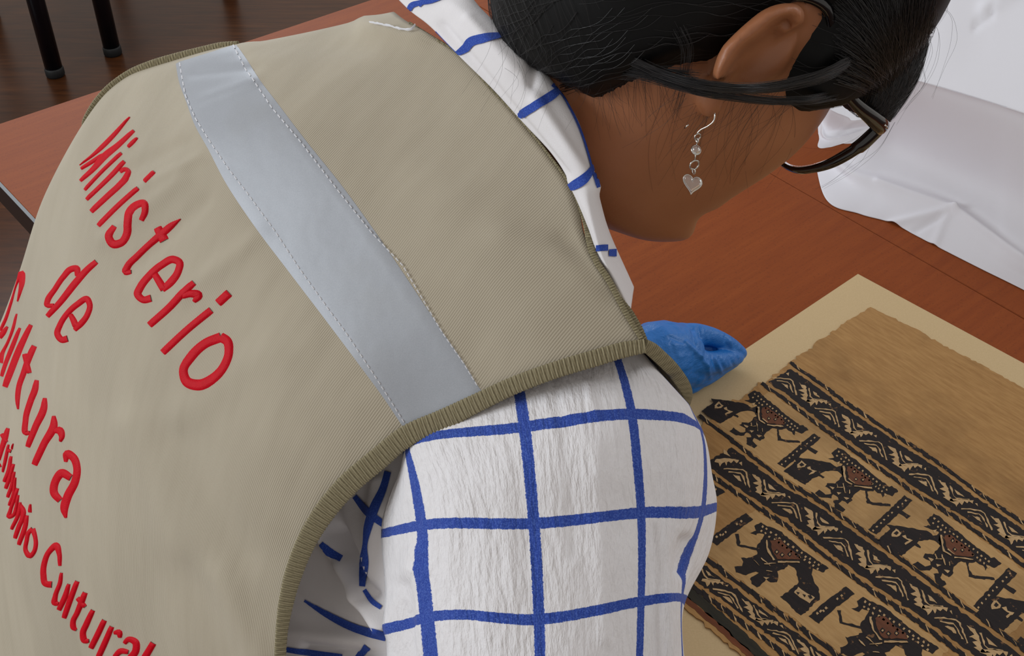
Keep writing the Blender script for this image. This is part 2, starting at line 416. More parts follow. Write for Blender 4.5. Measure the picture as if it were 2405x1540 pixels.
# ------------------------------------------------------------------ white cloth over a low box on the table
crows = [  # px, py, z, from the table edge of the sheet up and over its raised part
 [(1855, 230, ZT+.001), (1905, 345, ZT+.001), (1940, 467, ZT+.001), (2020, 502, ZT+.001), (2095, 524, ZT+.001), (2190, 573, ZT+.001), (2300, 629, ZT+.001), (2405, 681, ZT+.001), (2700, 830, ZT+.001)],
 [(1865, 226, ZT+.006), (1925, 350, ZT+.007), (1990, 430, ZT+.008), (2060, 466, ZT+.009), (2120, 490, ZT+.010), (2210, 532, ZT+.010), (2310, 596, ZT+.009), (2405, 650, ZT+.009), (2700, 800, ZT+.009)],
 [(1880, 205, ZT+.020), (1930, 335, ZT+.018), (1985, 395, ZT+.018), (2060, 424, ZT+.019), (2140, 450, ZT+.020), (2240, 488, ZT+.022), (2325, 552, ZT+.020), (2405, 612, ZT+.019), (2700, 790, ZT+.018)],
 [(1890, 190, ZT+.028), (1945, 310, ZT+.022), (2000, 375, ZT+.021), (2075, 402, ZT+.021), (2150, 428, ZT+.022), (2245, 466, ZT+.023), (2330, 520, ZT+.022), (2405, 575, ZT+.022), (2700, 745, ZT+.022)],
 [(1905, 160, ZT+.055), (1960, 255, ZT+.045), (2030, 315, ZT+.043), (2100, 335, ZT+.043), (2180, 365, ZT+.044), (2260, 398, ZT+.044), (2335, 432, ZT+.044), (2405, 470, ZT+.044), (2700, 620, ZT+.044)],
 [(1930, 90, ZT+.118), (1985, 150, ZT+.118), (2060, 178, ZT+.119), (2120, 196, ZT+.120), (2190, 215, ZT+.120), (2265, 238, ZT+.120), (2340, 262, ZT+.120), (2405, 284, ZT+.120), (2700, 385, ZT+.120)],
 [(1940, 60, ZT+.126), (1995, 120, ZT+.126), (2065, 148, ZT+.126), (2125, 164, ZT+.127), (2195, 184, ZT+.127), (2270, 206, ZT+.127), (2345, 228, ZT+.127), (2405, 250, ZT+.127), (2700, 345, ZT+.127)],
 [(1930, -60, ZT+.128), (2000, 0, ZT+.128), (2080, 20, ZT+.128), (2150, 30, ZT+.129), (2220, 50, ZT+.130), (2290, 70, ZT+.128), (2350, 80, ZT+.128), (2405, 100, ZT+.128), (2700, 190, ZT+.128)],
 [(1900, -300, ZT+.128), (2000, -240, ZT+.128), (2090, -220, ZT+.128), (2160, -200, ZT+.128), (2240, -190, ZT+.128), (2310, -180, ZT+.128), (2370, -170, ZT+.128), (2405, -150, ZT+.128), (2700, -60, ZT+.128)],
]
RW = [[PZ(*c) for c in r] for r in crows]
RW = [r+[np.append((r[-1]+(r[-1]-r[-3])*.9)[:2], r[-1][2])] for r in RW]
G, uv = loft(RW, 150, 150, topx=False)
def seg_d(px, py, a, b):
    a = np.array(a, float); b = np.array(b, float); u = b-a
    t = np.clip(((px-a[0])*u[0]+(py-a[1])*u[1])/(u@u), 0, 1)
    return np.hypot(px-a[0]-t*u[0], py-a[1]-t*u[1])
gx, gy, _ = PROJ(G.reshape(-1, 3))
dz = np.zeros(len(gx))
for a, b, h, wd in (((2240, 490), (2095, 526), .0028, 10), ((2232, 494), (2145, 546), -.0022, 7), ((2225, 500), (2195, 572), .0016, 9),
                    ((2060, 424), (2240, 488), .0018, 7), ((2240, 488), (2405, 608), .0030, 9), ((2310, 20), (2420, -40), .004, 14), ((2290, 60), (2330, 30), -.003, 8)):
    dz += h*np.exp(-(seg_d(gx, gy, a, b)/wd)**2)
G = G.reshape(-1, 3); G[:, 2] += dz; G[:, 2] = np.maximum(G[:, 2], ZT+.0012); G = G.reshape(150, 150, 3)
cl, _ = shell('white_cloth', G, uv, M_CLOTH, None, .0007)
tag(cl, 'creased white sheet draped over a low box on the table', 'cloth')
# the box beneath the sheet
pb = [PZ(2000, 200, ZT)[:2], PZ(2650, 420, ZT)[:2], PZ(2650, -60, ZT)[:2], PZ(2000, -260, ZT)[:2]]

# ------------------------------------------------------------------ mount board and old textile
K = xy(2015, 643, ZB); ul = xy(1600, 920, ZB)-K; ur = xy(2405, 853, ZB)-K
ul /= np.linalg.norm(ul); ur /= np.linalg.norm(ur)
quad = [K, K+ul*.56, K+ul*.56+ur*.62, K+ur*.62]
m = MB()
m.prism(quad[::-1], ZT+.0003, ZB); bd = m.build('mount_board', M_BOARD, None, smooth=False)
tag(bd, 'cream rectangular mount board lying on the table under the textile', 'board')

tex = empty('woven_textile'); tag(tex, 'old tan textile woven with black figure bands, on the cream board', 'textile')
er = random.Random(3)
def jit(pts, amp=.00035, step=.0016, close=True):
    out = []; n = len(pts)
    for i in range(n if close else n-1):
        a = np.array(pts[i], float); b = np.array(pts[(i+1) % n], float); k = max(1, int(np.linalg.norm(b-a)/step))
        for j in range(k):
            p = a+(b-a)*j/k; out.append(p+np.array([er.gauss(0, amp), er.gauss(0, amp)]))
    if not close: out.append(np.array(pts[-1], float))
    return out
class Flat:
    def __init__(s): s.v = []; s.f = []; s.m = []
    def poly(s, pts, z, mi, thick=.0002):
        n = len(pts); o = len(s.v); s.v += [(float(p[0]), float(p[1]), z) for p in pts]
        tr = tessellate_polygon([[Vector((p[0], p[1], 0)) for p in pts]])
        for a, b, c in tr:
            pa, pb_, pc = (pts[i] for i in (a, b, c))
            cr = (pb_[0]-pa[0])*(pc[1]-pa[1])-(pb_[1]-pa[1])*(pc[0]-pa[0])
            s.f.append((o+a, o+b, o+c) if cr > 0 else (o+a, o+c, o+b)); s.m.append(mi)
        q = len(s.v); s.v += [(float(p[0]), float(p[1]), z-thick) for p in pts]
        for i in range(n):
            s.f.append((q+i, q+(i+1) % n, o+(i+1) % n, o+i)); s.m.append(mi)
    def stroke(s, pts, wd, z, mi, thick=.0002, amp=.00025):
        pts = [np.array(p, float) for p in pts]; L = []; R = []
        for i, p in enumerate(pts):
            a = pts[max(0, i-1)]; b = pts[min(len(pts)-1, i+1)]; t = (b-a)/np.linalg.norm(b-a); n = np.array([-t[1], t[0]])*wd/2
            L.append(p+n); R.append(p-n)
        s.poly(jit(L+R[::-1], amp, .0022), z, mi, thick)
    def build(s, name, mats, parent):
        me = mesh(name, s.v, s.f); o = link(name, me, mats, parent, False); me.polygons.foreach_set('material_index', s.m); return o
# ground sheet outline (image pixels on the sheet plane)
outl = [(2045, 722), (2015, 738), (1975, 762), (1950, 785), (1925, 797), (1905, 815), (1870, 836), (1848, 858), (1832, 868), (1815, 884), (1796, 900), (1782, 900),
        (1760, 922), (1735, 940), (1722, 938), (1705, 948), (1700, 962), (1686, 976), (1672, 985), (1655, 990), (1630, 1030), (1560, 1090), (1430, 1190), (1370, 1260),
        (1480, 1330), (1560, 1390), (1610, 1430), (1650, 1462), (1690, 1494), (1735, 1534), (1790, 1580), (2000, 1760), (2300, 2010), (2900, 1560), (2760, 1120), (2405, 912), (2290, 848), (2210, 806), (2160, 776), (2110, 752)]
fo = Flat(); fo.poly(jit([xy(*p, ZX) for p in outl], .0007, .003), ZX, 0, .0009)
fo.build('ground_weave', [M_TEX], tex)
# frame along the bands
ea = _r/np.linalg.norm(_r); eb = np.array([ea[1], -ea[0]])
if (xy(1650, 1400, ZX)-xy(2200, 900, ZX))@eb < 0: eb = -eb
O = xy(1855, 851, ZX)
def ab(px, py): q = xy(px, py, ZX)-O; return np.array([q@ea, q@eb])
def wd(a, b): return O+ea*a+eb*b
Z1, Z2, Z3 = ZX+.0002, ZX+.0004, ZX+.0006
ropes = [[(1855, 851), (1926, 900), (1987, 946), (2041, 981), (2095, 1018), (2145, 1049), (2213, 1093), (2297, 1157), (2405, 1229), (2600, 1362)],
 [(1787, 900), (1848, 941), (1922, 998), (1956, 1022), (2010, 1062), (2095, 1120), (2145, 1157), (2247, 1216), (2348, 1287), (2500, 1400)],
 [(1640, 975), (1659, 988), (1716, 1032), (1794, 1093), (1858, 1140), (1909, 1165), (2078, 1283), (2213, 1385), (2348, 1483), (2480, 1580)],
 [(1640, 1090), (1686, 1128), (1794, 1202), (1841, 1229), (1943, 1310), (2044, 1385), (2145, 1452), (2247, 1527), (2380, 1630)],
 [(1600, 1272), (1669, 1320), (1747, 1378), (1848, 1452), (1943, 1520), (2060, 1610)],
 [(1590, 1350), (1639, 1385), (1706, 1435), (1808, 1510), (1920, 1600)]]
RAB = [np.array([ab(*p) for p in r]) for r in ropes]
AEND = min(ab(2760, 1120)[0], ab(2900, 1560)[0], ab(2830, 1340)[0])-.006
for i_, r_ in enumerate(RAB):
    sl = (r_[-1, 1]-r_[-3, 1])/(r_[-1, 0]-r_[-3, 0])
    if r_[-1, 0] < AEND: RAB[i_] = np.vstack([r_, [AEND, r_[-1, 1]+sl*.5*(AEND-r_[-1, 0])]])
def rope_b(i, a):
    r = RAB[i]; return np.interp(a, r[:, 0], r[:, 1])
for ri, rj in ((1, 2), (3, 4)):
    fb = Flat(); a0 = max(RAB[ri][0, 0], RAB[rj][0, 0])+.012; a1 = min(RAB[ri][-1, 0], RAB[rj][-1, 0])-.004; aa = np.arange(a0, a1, .006)
    fb.poly(jit([wd(a, rope_b(ri, a)+.003) for a in aa]+[wd(a, rope_b(rj, a)-.003) for a in aa[::-1]], .0006, .003), ZX+.0001, 0, .0001)
    fb.build('figure_row_ground', [M_TEXROW], tex)
for i, r in enumerate(RAB):
    fb = Flat(); a0, a1 = r[0, 0], r[-1, 0]; q = a0; pitch = .0105; wr = .0040
    pts = [wd(a, rope_b(i, a)+er.gauss(0, .0003)) for a in np.arange(a0, a1, .004)]
    fb.stroke(pts, wr*.78, Z1, 0)
    while q < a1-pitch:
        if er.random() > .05:
            b = rope_b(i, q+pitch/2); k = .0042; h = wr/2+er.uniform(-.0002, .0004)
            fb.poly(jit([wd(q-k*.2, b-h), wd(q+pitch*.66-k*.2, b-h), wd(q+pitch*.9+k*.6, b+h), wd(q+pitch*.25+k*.6, b+h)], .00025, .0014), Z2, 0)
            if er.random() > .35:
                fb.stroke([wd(q+pitch*.72-k*.2, b-h*.8), wd(q+pitch*1.0+k*.5, b+h*.8)], .0006, Z3, 1)
        q += pitch
    fb.build('rope_border', [M_TBLACK, M_TTAN], tex)
# patterned bands, one repeat traced from the photograph
def zz(o, s, pts): return [(o[0]+x/s, o[1]+y/s) for x, y in pts]
o3, s3 = (1930, 920), 8.556
unit_t = [[(560, 770), (760, 770), (990, 790), (960, 860), (900, 810), (850, 850), (800, 810), (750, 890), (720, 830), (630, 920), (600, 850), (520, 820)],
          [(1010, 850), (1060, 840), (1060, 900)],
          [(900, 1080), (1050, 1110), (1080, 1210), (960, 1130)],
          [(1290, 1070), (1340, 1090), (1350, 1110), (1430, 1130), (1470, 1230), (1500, 1420), (1540, 1470), (1640, 1480), (1480, 1490), (1350, 1410), (1410, 1390), (1350, 1330), (1430, 1300), (1300, 1240), (1400, 1210), (1330, 1150)],
          [(1600, 1255), (1680, 1300), (1770, 1390), (1640, 1350)]]
unit_l = [[(720, 960), (900, 962), (1100, 985), (1160, 1030), (1190, 1130), (1250, 1350)], [(820, 1015), (1050, 1050), (1105, 1110), (1170, 1290)], [(1515, 1180), (1560, 1370), (1620, 1430), (1880, 1450)]]
cen = ab(*zz(o3, s3, [(1140, 1010)])[0])
def urel(pts, f=(1, 1)):
    out = []
    for p in zz(o3, s3, pts):
        q = ab(*p); out.append((q[0]-cen[0], q[1]))
    return out
UT = [urel(p) for p in unit_t]; UL = [urel(p) for p in unit_l]
b_top, b_bot = rope_b(0, cen[0]), rope_b(1, cen[0])
c1 = ab(1862, 892); c2 = ab(2187, 1118); PER = (c2[0]-c1[0])/3
for bi, (ri, rj, ph) in enumerate(((0, 1, ab(1862, 892)[0]), (2, 3, ab(1745, 1110)[0]), (4, 5, ab(1720, 1397)[0]))):
    fb = Flat(); a0 = max(RAB[ri][0, 0], RAB[rj][0, 0]); a1 = min(RAB[ri][-1, 0], RAB[rj][-1, 0])-.005
    gap = .0056
    aa = np.arange(a0+.003, a1, .005)
    fb.poly(jit([wd(a, rope_b(ri, a)+gap) for a in aa]+[wd(a, rope_b(rj, a)-gap) for a in aa[::-1]], .0006, .002), Z1, 0)
    k0 = math.floor((a0-ph)/PER)-1
    def place(q, base):
        out = []
        for x, b in q:
            a = base+x; tt = (b-b_top)/(b_bot-b_top)
            if a < a0-.002 or a > a1+.002: return None
            out.append(wd(a, rope_b(ri, a)+tt*(rope_b(rj, a)-rope_b(ri, a))))
        return out
    for k in range(k0, k0+14):
        base = ph+k*PER
        for q in UT:
            p = place(q, base)
            if p: fb.poly(jit(p, .0003, .0018), Z2, 1)
        for q in UL:
            p = place(q, base)
            if p: fb.stroke(p, .0011, Z2, 1)
    fb.build('zigzag_band', [M_TBLACK, M_TTAN], tex)
# edge stripes
for name, pts, w_, mt in (('edge_stripe', [(1560, 1342), (1627, 1396), (1700, 1459), (1764, 1516), (1850, 1595)], .0085, M_TGREEN), ('edge_stripe', [(1560, 1366), (1621, 1415), (1690, 1472), (1752, 1530), (1835, 1606)], .0046, M_TRED)):
    fb = Flat(); sm = smooth_path([xy(*p, ZX) for p in pts], 40); fb.stroke(list(sm), w_, Z1, 0, amp=.0004); fb.build(name, [mt], tex)
# figures
oA, sA = (1820, 1030), 6.417
figA = dict(
 black=[[(130, 485), (320, 335), (260, 275), (300, 280), (500, 300), (700, 340), (830, 360), (930, 430), (1010, 400), (1020, 560), (940, 490), (880, 480), (720, 500), (680, 530), (740, 575), (720, 595), (650, 560), (450, 695), (380, 660)],
  [(950, 135), (1030, 170), (1100, 230), (1300, 390), (1500, 560), (1720, 720), (1760, 710), (1865, 795), (1760, 860), (1650, 820), (1635, 890), (1600, 830), (1540, 810), (1500, 770), (1440, 795), (1390, 795), (1400, 880), (1440, 950), (1520, 965), (1740, 985), (1745, 1018), (1520, 1005), (1385, 975), (1358, 780), (1280, 770), (1180, 850), (1160, 900), (1172, 930), (1100, 980), (1010, 930), (975, 990), (1060, 1070), (1010, 1112), (900, 1040), (885, 930), (960, 925), (950, 880), (880, 840), (840, 892), (710, 892), (600, 815), (670, 768), (770, 840), (860, 830), (850, 770), (790, 735), (755, 715), (790, 670), (900, 680), (1010, 570), (1000, 440), (1010, 380), (900, 340), (800, 300), (900, 290), (850, 210)]],
 tan=[[(340, 390), (400, 330), (475, 395), (445, 432), (400, 440), (335, 440)], [(480, 430), (530, 418), (545, 465), (635, 490), (520, 552), (510, 530), (570, 492), (500, 458)],
  [(820, 715), (905, 740), (870, 772)], [(930, 808), (1000, 820), (950, 845)], [(1040, 878), (1122, 900), (1080, 930)], [(930, 360), (985, 345), (950, 405)]],
 dark2=[[(370, 400), (405, 365), (440, 400), (400, 425)]],
 brown=[[(1090, 425), (1180, 415), (1250, 480), (1400, 580), (1480, 680), (1460, 715), (1200, 690), (1110, 600), (1085, 480)]],
 lines=[([(1035, 420), (1045, 530), (1065, 640), (1160, 695)], 24), ([(1200, 720), (1460, 745)], 22), ([(930, 680), (950, 740)], 14), ([(1025, 680), (1060, 825)], 12), ([(930, 737), (1020, 740)], 12), ([(1120, 780), (1130, 830)], 12), ([(1110, 610), (1200, 680)], 12)],
 staff=([(2010, 895), (1470, 1405)], 125), arm=([(1850, 1075), (2020, 1190)], 72),
 dots=[(1970, 935), (1915, 985), (1855, 1035), (1765, 1120), (1705, 1165), (1645, 1225), (1595, 1275), (1535, 1330), (1480, 1385)], dsz=34,
 bdots=[(1215, 615), (1320, 625), (1190, 500)])
dA = []
for i in range(15):
    for j, off in enumerate((0, 1)):
        x = 960+i*52; y = 205+i*41+off*62-(0 if off else 0); dA.append((x+off*(-18)+er.uniform(-8, 8), y+er.uniform(-8, 8)))
figA['sq'] = dA
oB, sB = (1670, 1180), 5.31
figB = dict(
 black=[[(540, 290), (620, 252), (700, 290), (850, 350), (1000, 470), (1150, 600), (1300, 700), (1380, 755), (1470, 810), (1380, 875), (1275, 820), (1255, 900), (1290, 1000), (1340, 1060), (1358, 1200), (1250, 1295), (1130, 1412), (1060, 1360), (960, 1250), (868, 1180), (1090, 1010), (1078, 900), (1050, 820), (965, 780), (880, 840), (830, 860), (842, 930), (820, 985), (740, 1000), (690, 960), (640, 1010), (580, 1062), (500, 1012), (490, 930), (600, 880), (560, 860), (470, 890), (400, 905), (310, 860), (300, 800), (380, 790), (400, 740), (375, 690), (500, 680), (580, 640), (560, 560), (640, 450), (680, 400), (600, 380), (560, 410), (480, 385), (560, 350)]],
 tan=[[(1030, 1120), (1090, 1055), (1190, 1130), (1292, 1180), (1230, 1255), (1130, 1200)], [(650, 930), (720, 940), (690, 965)]],
 dark2=[[(1210, 1165), (1245, 1160), (1265, 1190), (1230, 1200)], [(1060, 1120), (1110, 1130), (1080, 1150)], [(1140, 1150), (1180, 1160), (1160, 1185)]],
 brown=[[(740, 480), (860, 455), (950, 560), (1090, 650), (1110, 710), (830, 705), (770, 620)]],
 lines=[([(690, 470), (700, 560), (720, 620), (790, 722)], 20), ([(830, 742), (1100, 745)], 20), ([(530, 720), (600, 790)], 10), ([(620, 690), (740, 790)], 10), ([(660, 770), (800, 760)], 10), ([(680, 850), (760, 860)], 10)],
 staff=([(20, 500), (200, 360), (480, 170)], 120), arm=([(325, 395), (345, 530), (470, 560), (610, 595)], 36),
 dots=[(70, 430), (115, 405), (145, 400), (180, 370), (320, 270), (375, 235)], dsz=34, bdots=[(820, 620), (885, 655), (980, 650)])
dB = []
for i in range(14):
    for off in (0, 1):
        dB.append((640+i*54-off*16+er.uniform(-8, 8), 300+i*37+off*50+er.uniform(-8, 8)))
figB['sq'] = dB
def figure(fd, o, s, shift):
    fb = Flat(); mpp = .00036/s
    W2 = lambda pts: [xy(x, y, ZX)+shift for x, y in zz(o, s, pts)]
    for p in fd['black']: fb.poly(jit(W2(p), .0003, .0018), Z1, 0)
    st, w_ = fd['staff']; fb.stroke(W2(st), w_*mpp, Z1+.00005, 0)
    st, w_ = fd['arm']; fb.stroke(W2(st), w_*mpp, Z1+.00004, 0)
    for p in fd['brown']: fb.poly(jit(W2(p), .0003, .0018), Z2, 1)
    for p in fd['tan']: fb.poly(jit(W2(p), .0002, .0018), Z2, 2)
    for p in fd['dark2']: fb.poly(jit(W2(p), .0002, .0018), Z3, 0)
    for st, w_ in fd['lines']: fb.stroke(W2(st), w_*mpp, Z3, 2)
    def sq(c, d, z, mi):
        d *= .5; fb.poly(jit(W2([(c[0]-d, c[1]), (c[0], c[1]-d), (c[0]+d, c[1]), (c[0], c[1]+d)]), .00015, .002), z, mi)
    for c in fd['dots']: sq(c, fd['dsz'], Z2, 2)
    for c in fd['sq']: sq(c, 34, Z2, 2)
    for c in fd['bdots']: sq(c, 66, Z2+.0001, 0); sq(c, 30, Z3, 2)
    fb.build('woven_figure', [M_TBLACK, M_TBROWN, M_TTAN], tex)
a1_ = xy(1981, 1095, ZX)
for q in ((1781, 956), (1981, 1095), (2209.5, 1256), (2450, 1425), (2720, 1615)): figure(figA, oA, sA, xy(*q, ZX)-a1_)
b1_ = xy(1800, 1268.5, ZX)
for q in ((1570, 1098), (1800, 1268.5), (2044, 1449), (2310, 1645), (2600, 1860)): figure(figB, oB, sB, xy(*q, ZX)-b1_)
# ------------------------------------------------------------------ the woman: body under the clothes
person = empty('person')
tag(person, 'woman seen from behind bending over the table, khaki vest over checked shirt, black hair', 'person')
HR = np.array([0.3798, -0.5524, 0.7420]); HU = np.array([0.6159, 0.7495, 0.2427]); HF = np.array([0.6902, -0.3648, -0.6249])
HS_ = 1.05
HT = np.array([0.0863, 0.1576, -0.5872])
def Hd(r, u, f):       # head axes (right, up, forward) -> world
    r, u, f = np.asarray(r, float), np.asarray(u, float), np.asarray(f, float)
    q = HT+r[..., None]*HR+u[..., None]*HU+f[..., None]*HF
    return C2W(q*HS_)
def dirW(c): c = np.asarray(c, float); return c[0]*RX+c[1]*UY-c[2]*FW
hp = np.array([  # height, front, back, half width, exponent
 (-.112, .050, .010, .018, 2.0), (-.106, .070, .018, .030, 2.1), (-.096, .084, .024, .040, 2.1), (-.084, .0885, .032, .0465, 2.1), (-.070, .087, .044, .053, 2.15),
 (-.054, .0885, .052, .0600, 2.25), (-.038, .089, .066, .0672, 2.4), (-.018, .089, .080, .0712, 2.6), (.0, .088, .088, .0722, 2.55), (.02, .086, .094, .0715, 2.35),
 (.042, .091, .099, .0725, 2.3), (.065, .092, .099, .073, 2.2), (.085, .085, .094, .070, 2.1), (.104, .068, .080, .061, 2.05), (.118, .046, .058, .047, 2.0), (.127, .024, .034, .028, 2.0), (.130, .004, .008, .006, 2.0)])
NH, NTH = 90, 96
def head_grid(off=None):
    h = np.linspace(hp[0, 0], hp[-1, 0], NH); pr = hermite(hp[:, 0], hp[:, 1:], h)
    th = np.linspace(0, 2*math.pi, NTH, endpoint=False); H, TH = np.meshgrid(h, th, indexing='ij')
    c, s = np.cos(TH), np.sin(TH); e = 2/pr[:, 3][:, None]
    Fv = np.sign(c)*np.abs(c)**e*np.where(c > 0, pr[:, 0][:, None], pr[:, 1][:, None]); Rv = np.sign(s)*np.abs(s)**e*pr[:, 2][:, None]
    def bump(h0, t0, sh, st, a):
        d = (TH-t0+math.pi) % (2*math.pi)-math.pi
        return a*np.exp(-((H-h0)/sh)**2-(d/st)**2)
    Fv = Fv+bump(-.020, 0, .013, .13, .024)+bump(-.002, 0, .022, .09, .012)+bump(-.056, 0, .006, .22, .005)+bump(-.067, 0, .006, .45, .005)-bump(-.061, 0, .0025, .25, .004)-bump(-.077, 0, .006, .8, .006)+bump(-.092, 0, .010, .6, .008)-bump(-.104, 0, .008, .5, .004)
    for sg in (1, -1):
        Fv = Fv-bump(.012, sg*.36, .012, .16, .008)+bump(.030, sg*.4, .007, .3, .004)
    return H, TH, Rv, Fv
H, TH, Rv, Fv = head_grid()
HG = Hd(Rv, H, Fv)
hv = list(HG.reshape(-1, 3)); hf = grid_faces(NH, NTH, True)+[tuple(range(NTH))[::-1], tuple(range((NH-1)*NTH, NH*NTH))]
HEADBVH = BVHTree.FromPolygons([tuple(p) for p in hv], hf)
def head_pt(px, py, h):
    c = cast(HEADBVH, px, py)
    if c is None:
        q = HEADBVH.find_nearest(Vector(PR(px, py, .6))); return PR(px, py, (np.array(q[0])-CAMP)@FW-h)
    return PR(px, py, (c[0]-CAMP)@FW-h)
# ear
ear_out = [(1667, 192), (1690, 121), (1724, 81), (1756, 52), (1792, 24), (1828, 10), (1865, 8), (1887, 24), (1887, 52)]
ear_in = [(1694, 190), (1716, 149), (1744, 109), (1780, 85), (1812, 56), (1840, 38), (1861, 36), (1868, 48), (1862, 66)]
ear_con = [(1722, 196), (1748, 168), (1778, 140), (1802, 120), (1824, 98), (1842, 82), (1852, 76), (1857, 74), (1857, 78)]
ear_fr = [(1765, 205), (1795, 192), (1818, 180), (1838, 162), (1852, 138), (1862, 115), (1870, 98), (1876, 88), (1876, 84)]
dE = .57
ear_d = np.linspace(.012, -.006, 9)      # the ear leans away from the camera towards its top
def ear_row(pts, h): return [head_pt(x, y, h) for x, y in pts]
mid = [((a[0]*.45+b[0]*.55), (a[1]*.45+b[1]*.55)) for a, b in zip(ear_out, ear_in)]
er_rows = [ear_row([(x+4, y+6) for x, y in ear_out], -.012), ear_row([(x+2, y+3) for x, y in ear_out], .006), ear_row(ear_out, .021), ear_row(mid, .0285), ear_row(ear_in, .024), ear_row([(a[0]*.7+b[0]*.3, a[1]*.7+b[1]*.3) for a, b in zip(ear_in, ear_con)], .006), ear_row(ear_con, .0015), ear_row(ear_fr, .0050), ear_row([(x+10, y+4) for x, y in ear_fr], -.012)]
EG, _ = loft(er_rows, 60, 60, topx=False)
EB = np.array([[P(1790, 120, dE+.02)]*60]*2)
ev = list(EG.reshape(-1, 3)); efc = grid_faces(60, 60)
edge = [i for i in range(60)]+[r*60+59 for r in range(1, 60)]+[59*60+c for c in range(58, -1, -1)]+[r*60 for r in range(58, 0, -1)]
ev.append(head_pt(1785, 120, -.02)); ci = len(ev)-1
efc += [(edge[(i+1) % len(edge)], edge[i], ci) for i in range(len(edge))]
bm_all = MB(); bm_all.add(hv, hf); bm_all.add(ev, efc)
def blob(c, r, n=14):
    v = []; f = []
    for i in range(n+1):
        a = math.pi*i/n
        for j in range(2*n): b = math.pi*j/n; v.append((c[0]+r*math.sin(a)*math.cos(b), c[1]+r*math.sin(a)*math.sin(b), c[2]+r*math.cos(a)))
    return v, grid_faces(n+1, 2*n, True)
for px, py, h, r in ((1676, 212, .006, .0062), (1668, 234, .0055, .0066), (1668, 248, .004, .0058)):
    bm_all.add(*blob(head_pt(px, py, h), r))
# neck and torso
Sw = dirW((.5, -.74, .45)); Sw /= np.linalg.norm(Sw); 
DS = .90
nk = [PR(1040, 420, .74), PR(1105, 330, .69), PR(1180, 264, .652), PR(1275, 228, .634), PR(1371, 186, .622), Hd(0, -.02, -.015)]
bm_all.tube(smooth_path(nk, 14), np.interp(np.linspace(0, 1, 14), [0, .25, .5, .8, 1], [.07, .052, .045, .044, .046]), 28)
SCL = lambda q: CAMP+.90*(np.array(q)-CAMP)
spine = [SCL(q) for q in ((-.335, .665, .62), (-.305, .665, .70), (-.25, .67, .79), (-.205, .672, .885), (-.125, .655, .955), (-.055, .63, 1.0), (-.01, .615, 1.035))]
hw = [.105, .10, .10, .11, .125, .125, .07]; dp_ = [.10, .09, .072, .07, .07, .06, .04]
tp = smooth_path(spine, 28); hwp = np.interp(np.linspace(0, 1, 28), np.linspace(0, 1, 7), hw); dpp = np.interp(np.linspace(0, 1, 28), np.linspace(0, 1, 7), dp_)
TT = np.gradient(tp, axis=0); TT /= np.linalg.norm(TT, axis=1)[:, None]; tv = []
for i in range(28):
    s_ = Sw-TT[i]*(Sw@TT[i]); s_ /= np.linalg.norm(s_); n_ = np.cross(TT[i], s_)
    for j in range(32):
        a = 2*math.pi*j/32; tv.append(tp[i]+s_*hwp[i]*math.cos(a)+n_*dpp[i]*math.sin(a))
bm_all.add(tv, grid_faces(28, 32, True)+[tuple(range(32))[::-1], tuple(range(27*32, 28*32))])
# arms
Rsh = P(1340, 960, .715); Rel = P(1300, 1760, .665); Rwr = np.array([.11, .30, .80])
bm_all.tube(smooth_path([tp[24], P(1230, 800, .73), Rsh, P(1310, 1350, .665), Rel], 20), np.interp(np.linspace(0, 1, 20), [0, .2, .4, .7, 1], [.06, .06, .055, .045, .04]), 20)
bm_all.tube(smooth_path([Rel, (Rel+Rwr)/2+np.array([0, 0, -.005]), Rwr, Rwr+np.array([.05, .03, -.012])], 12), [.041, .042, .041, .039, .036, .033, .030, .027, .026, .028, .030, .024], 18)
Lsh = SCL([-.185, .775, .985]); Lel = SCL([-.13, .83, .82]); Lwr = PZ(1478, 852, .795)
bm_all.tube(smooth_path([tp[24], Lsh, (Lsh+Lel)/2, Lel], 14), np.interp(np.linspace(0, 1, 14), [0, .35, .7, 1], [.055, .05, .045, .04]), 18)
bm_all.tube(smooth_path([Lel, (Lel+Lwr)/2, Lwr], 12), np.linspace(.041, .024, 12), 18)
# legs down to the floor (out of the picture)
hip = spine[0]
for sg in (-1, 1):
    a = hip+Sw*np.array([1, 1, 0])*sg*.085
    bm_all.tube(smooth_path([a+np.array([0, 0, .03]), a+np.array([.02, 0, -.28]), a+np.array([-.02, 0, -.60])], 12), np.linspace(.085, .04, 12), 18)
tmp = link('body_parts', mesh('body_parts', bm_all.v, bm_all.f), M_SKIN); 
rm = tmp.modifiers.new('r', 'REMESH'); rm.mode = 'VOXEL'; rm.voxel_size = .0024; rm.use_smooth_shade = True
sm_ = tmp.modifiers.new('s', 'SMOOTH'); sm_.iterations = 3; sm_.factor = .5
dg = bpy.context.evaluated_depsgraph_get(); bme = bpy.data.meshes.new_from_object(tmp.evaluated_get(dg)); bme.name = 'body'
bpy.data.objects.remove(tmp)
body = link('body', bme, [], person)
if not bme.materials: bme.materials.append(M_SKIN)
tr = MB()
for sg in (-1, 1):
    a = hip+Sw*np.array([1, 1, 0])*sg*.085
    tr.tube(smooth_path([a+np.array([0, 0, .02]), a+np.array([.02, 0, -.28]), a+np.array([-.02, 0, -.61])], 14), np.linspace(.098, .062, 14), 20)
tr.tube(smooth_path([spine[1]+np.array([-.01, 0, -.01]), spine[0]+np.array([0, 0, -.05])], 6), [.105, .11, .12, .125, .12, .10], 24)
tr.build('trousers', M_TROUSER, person)
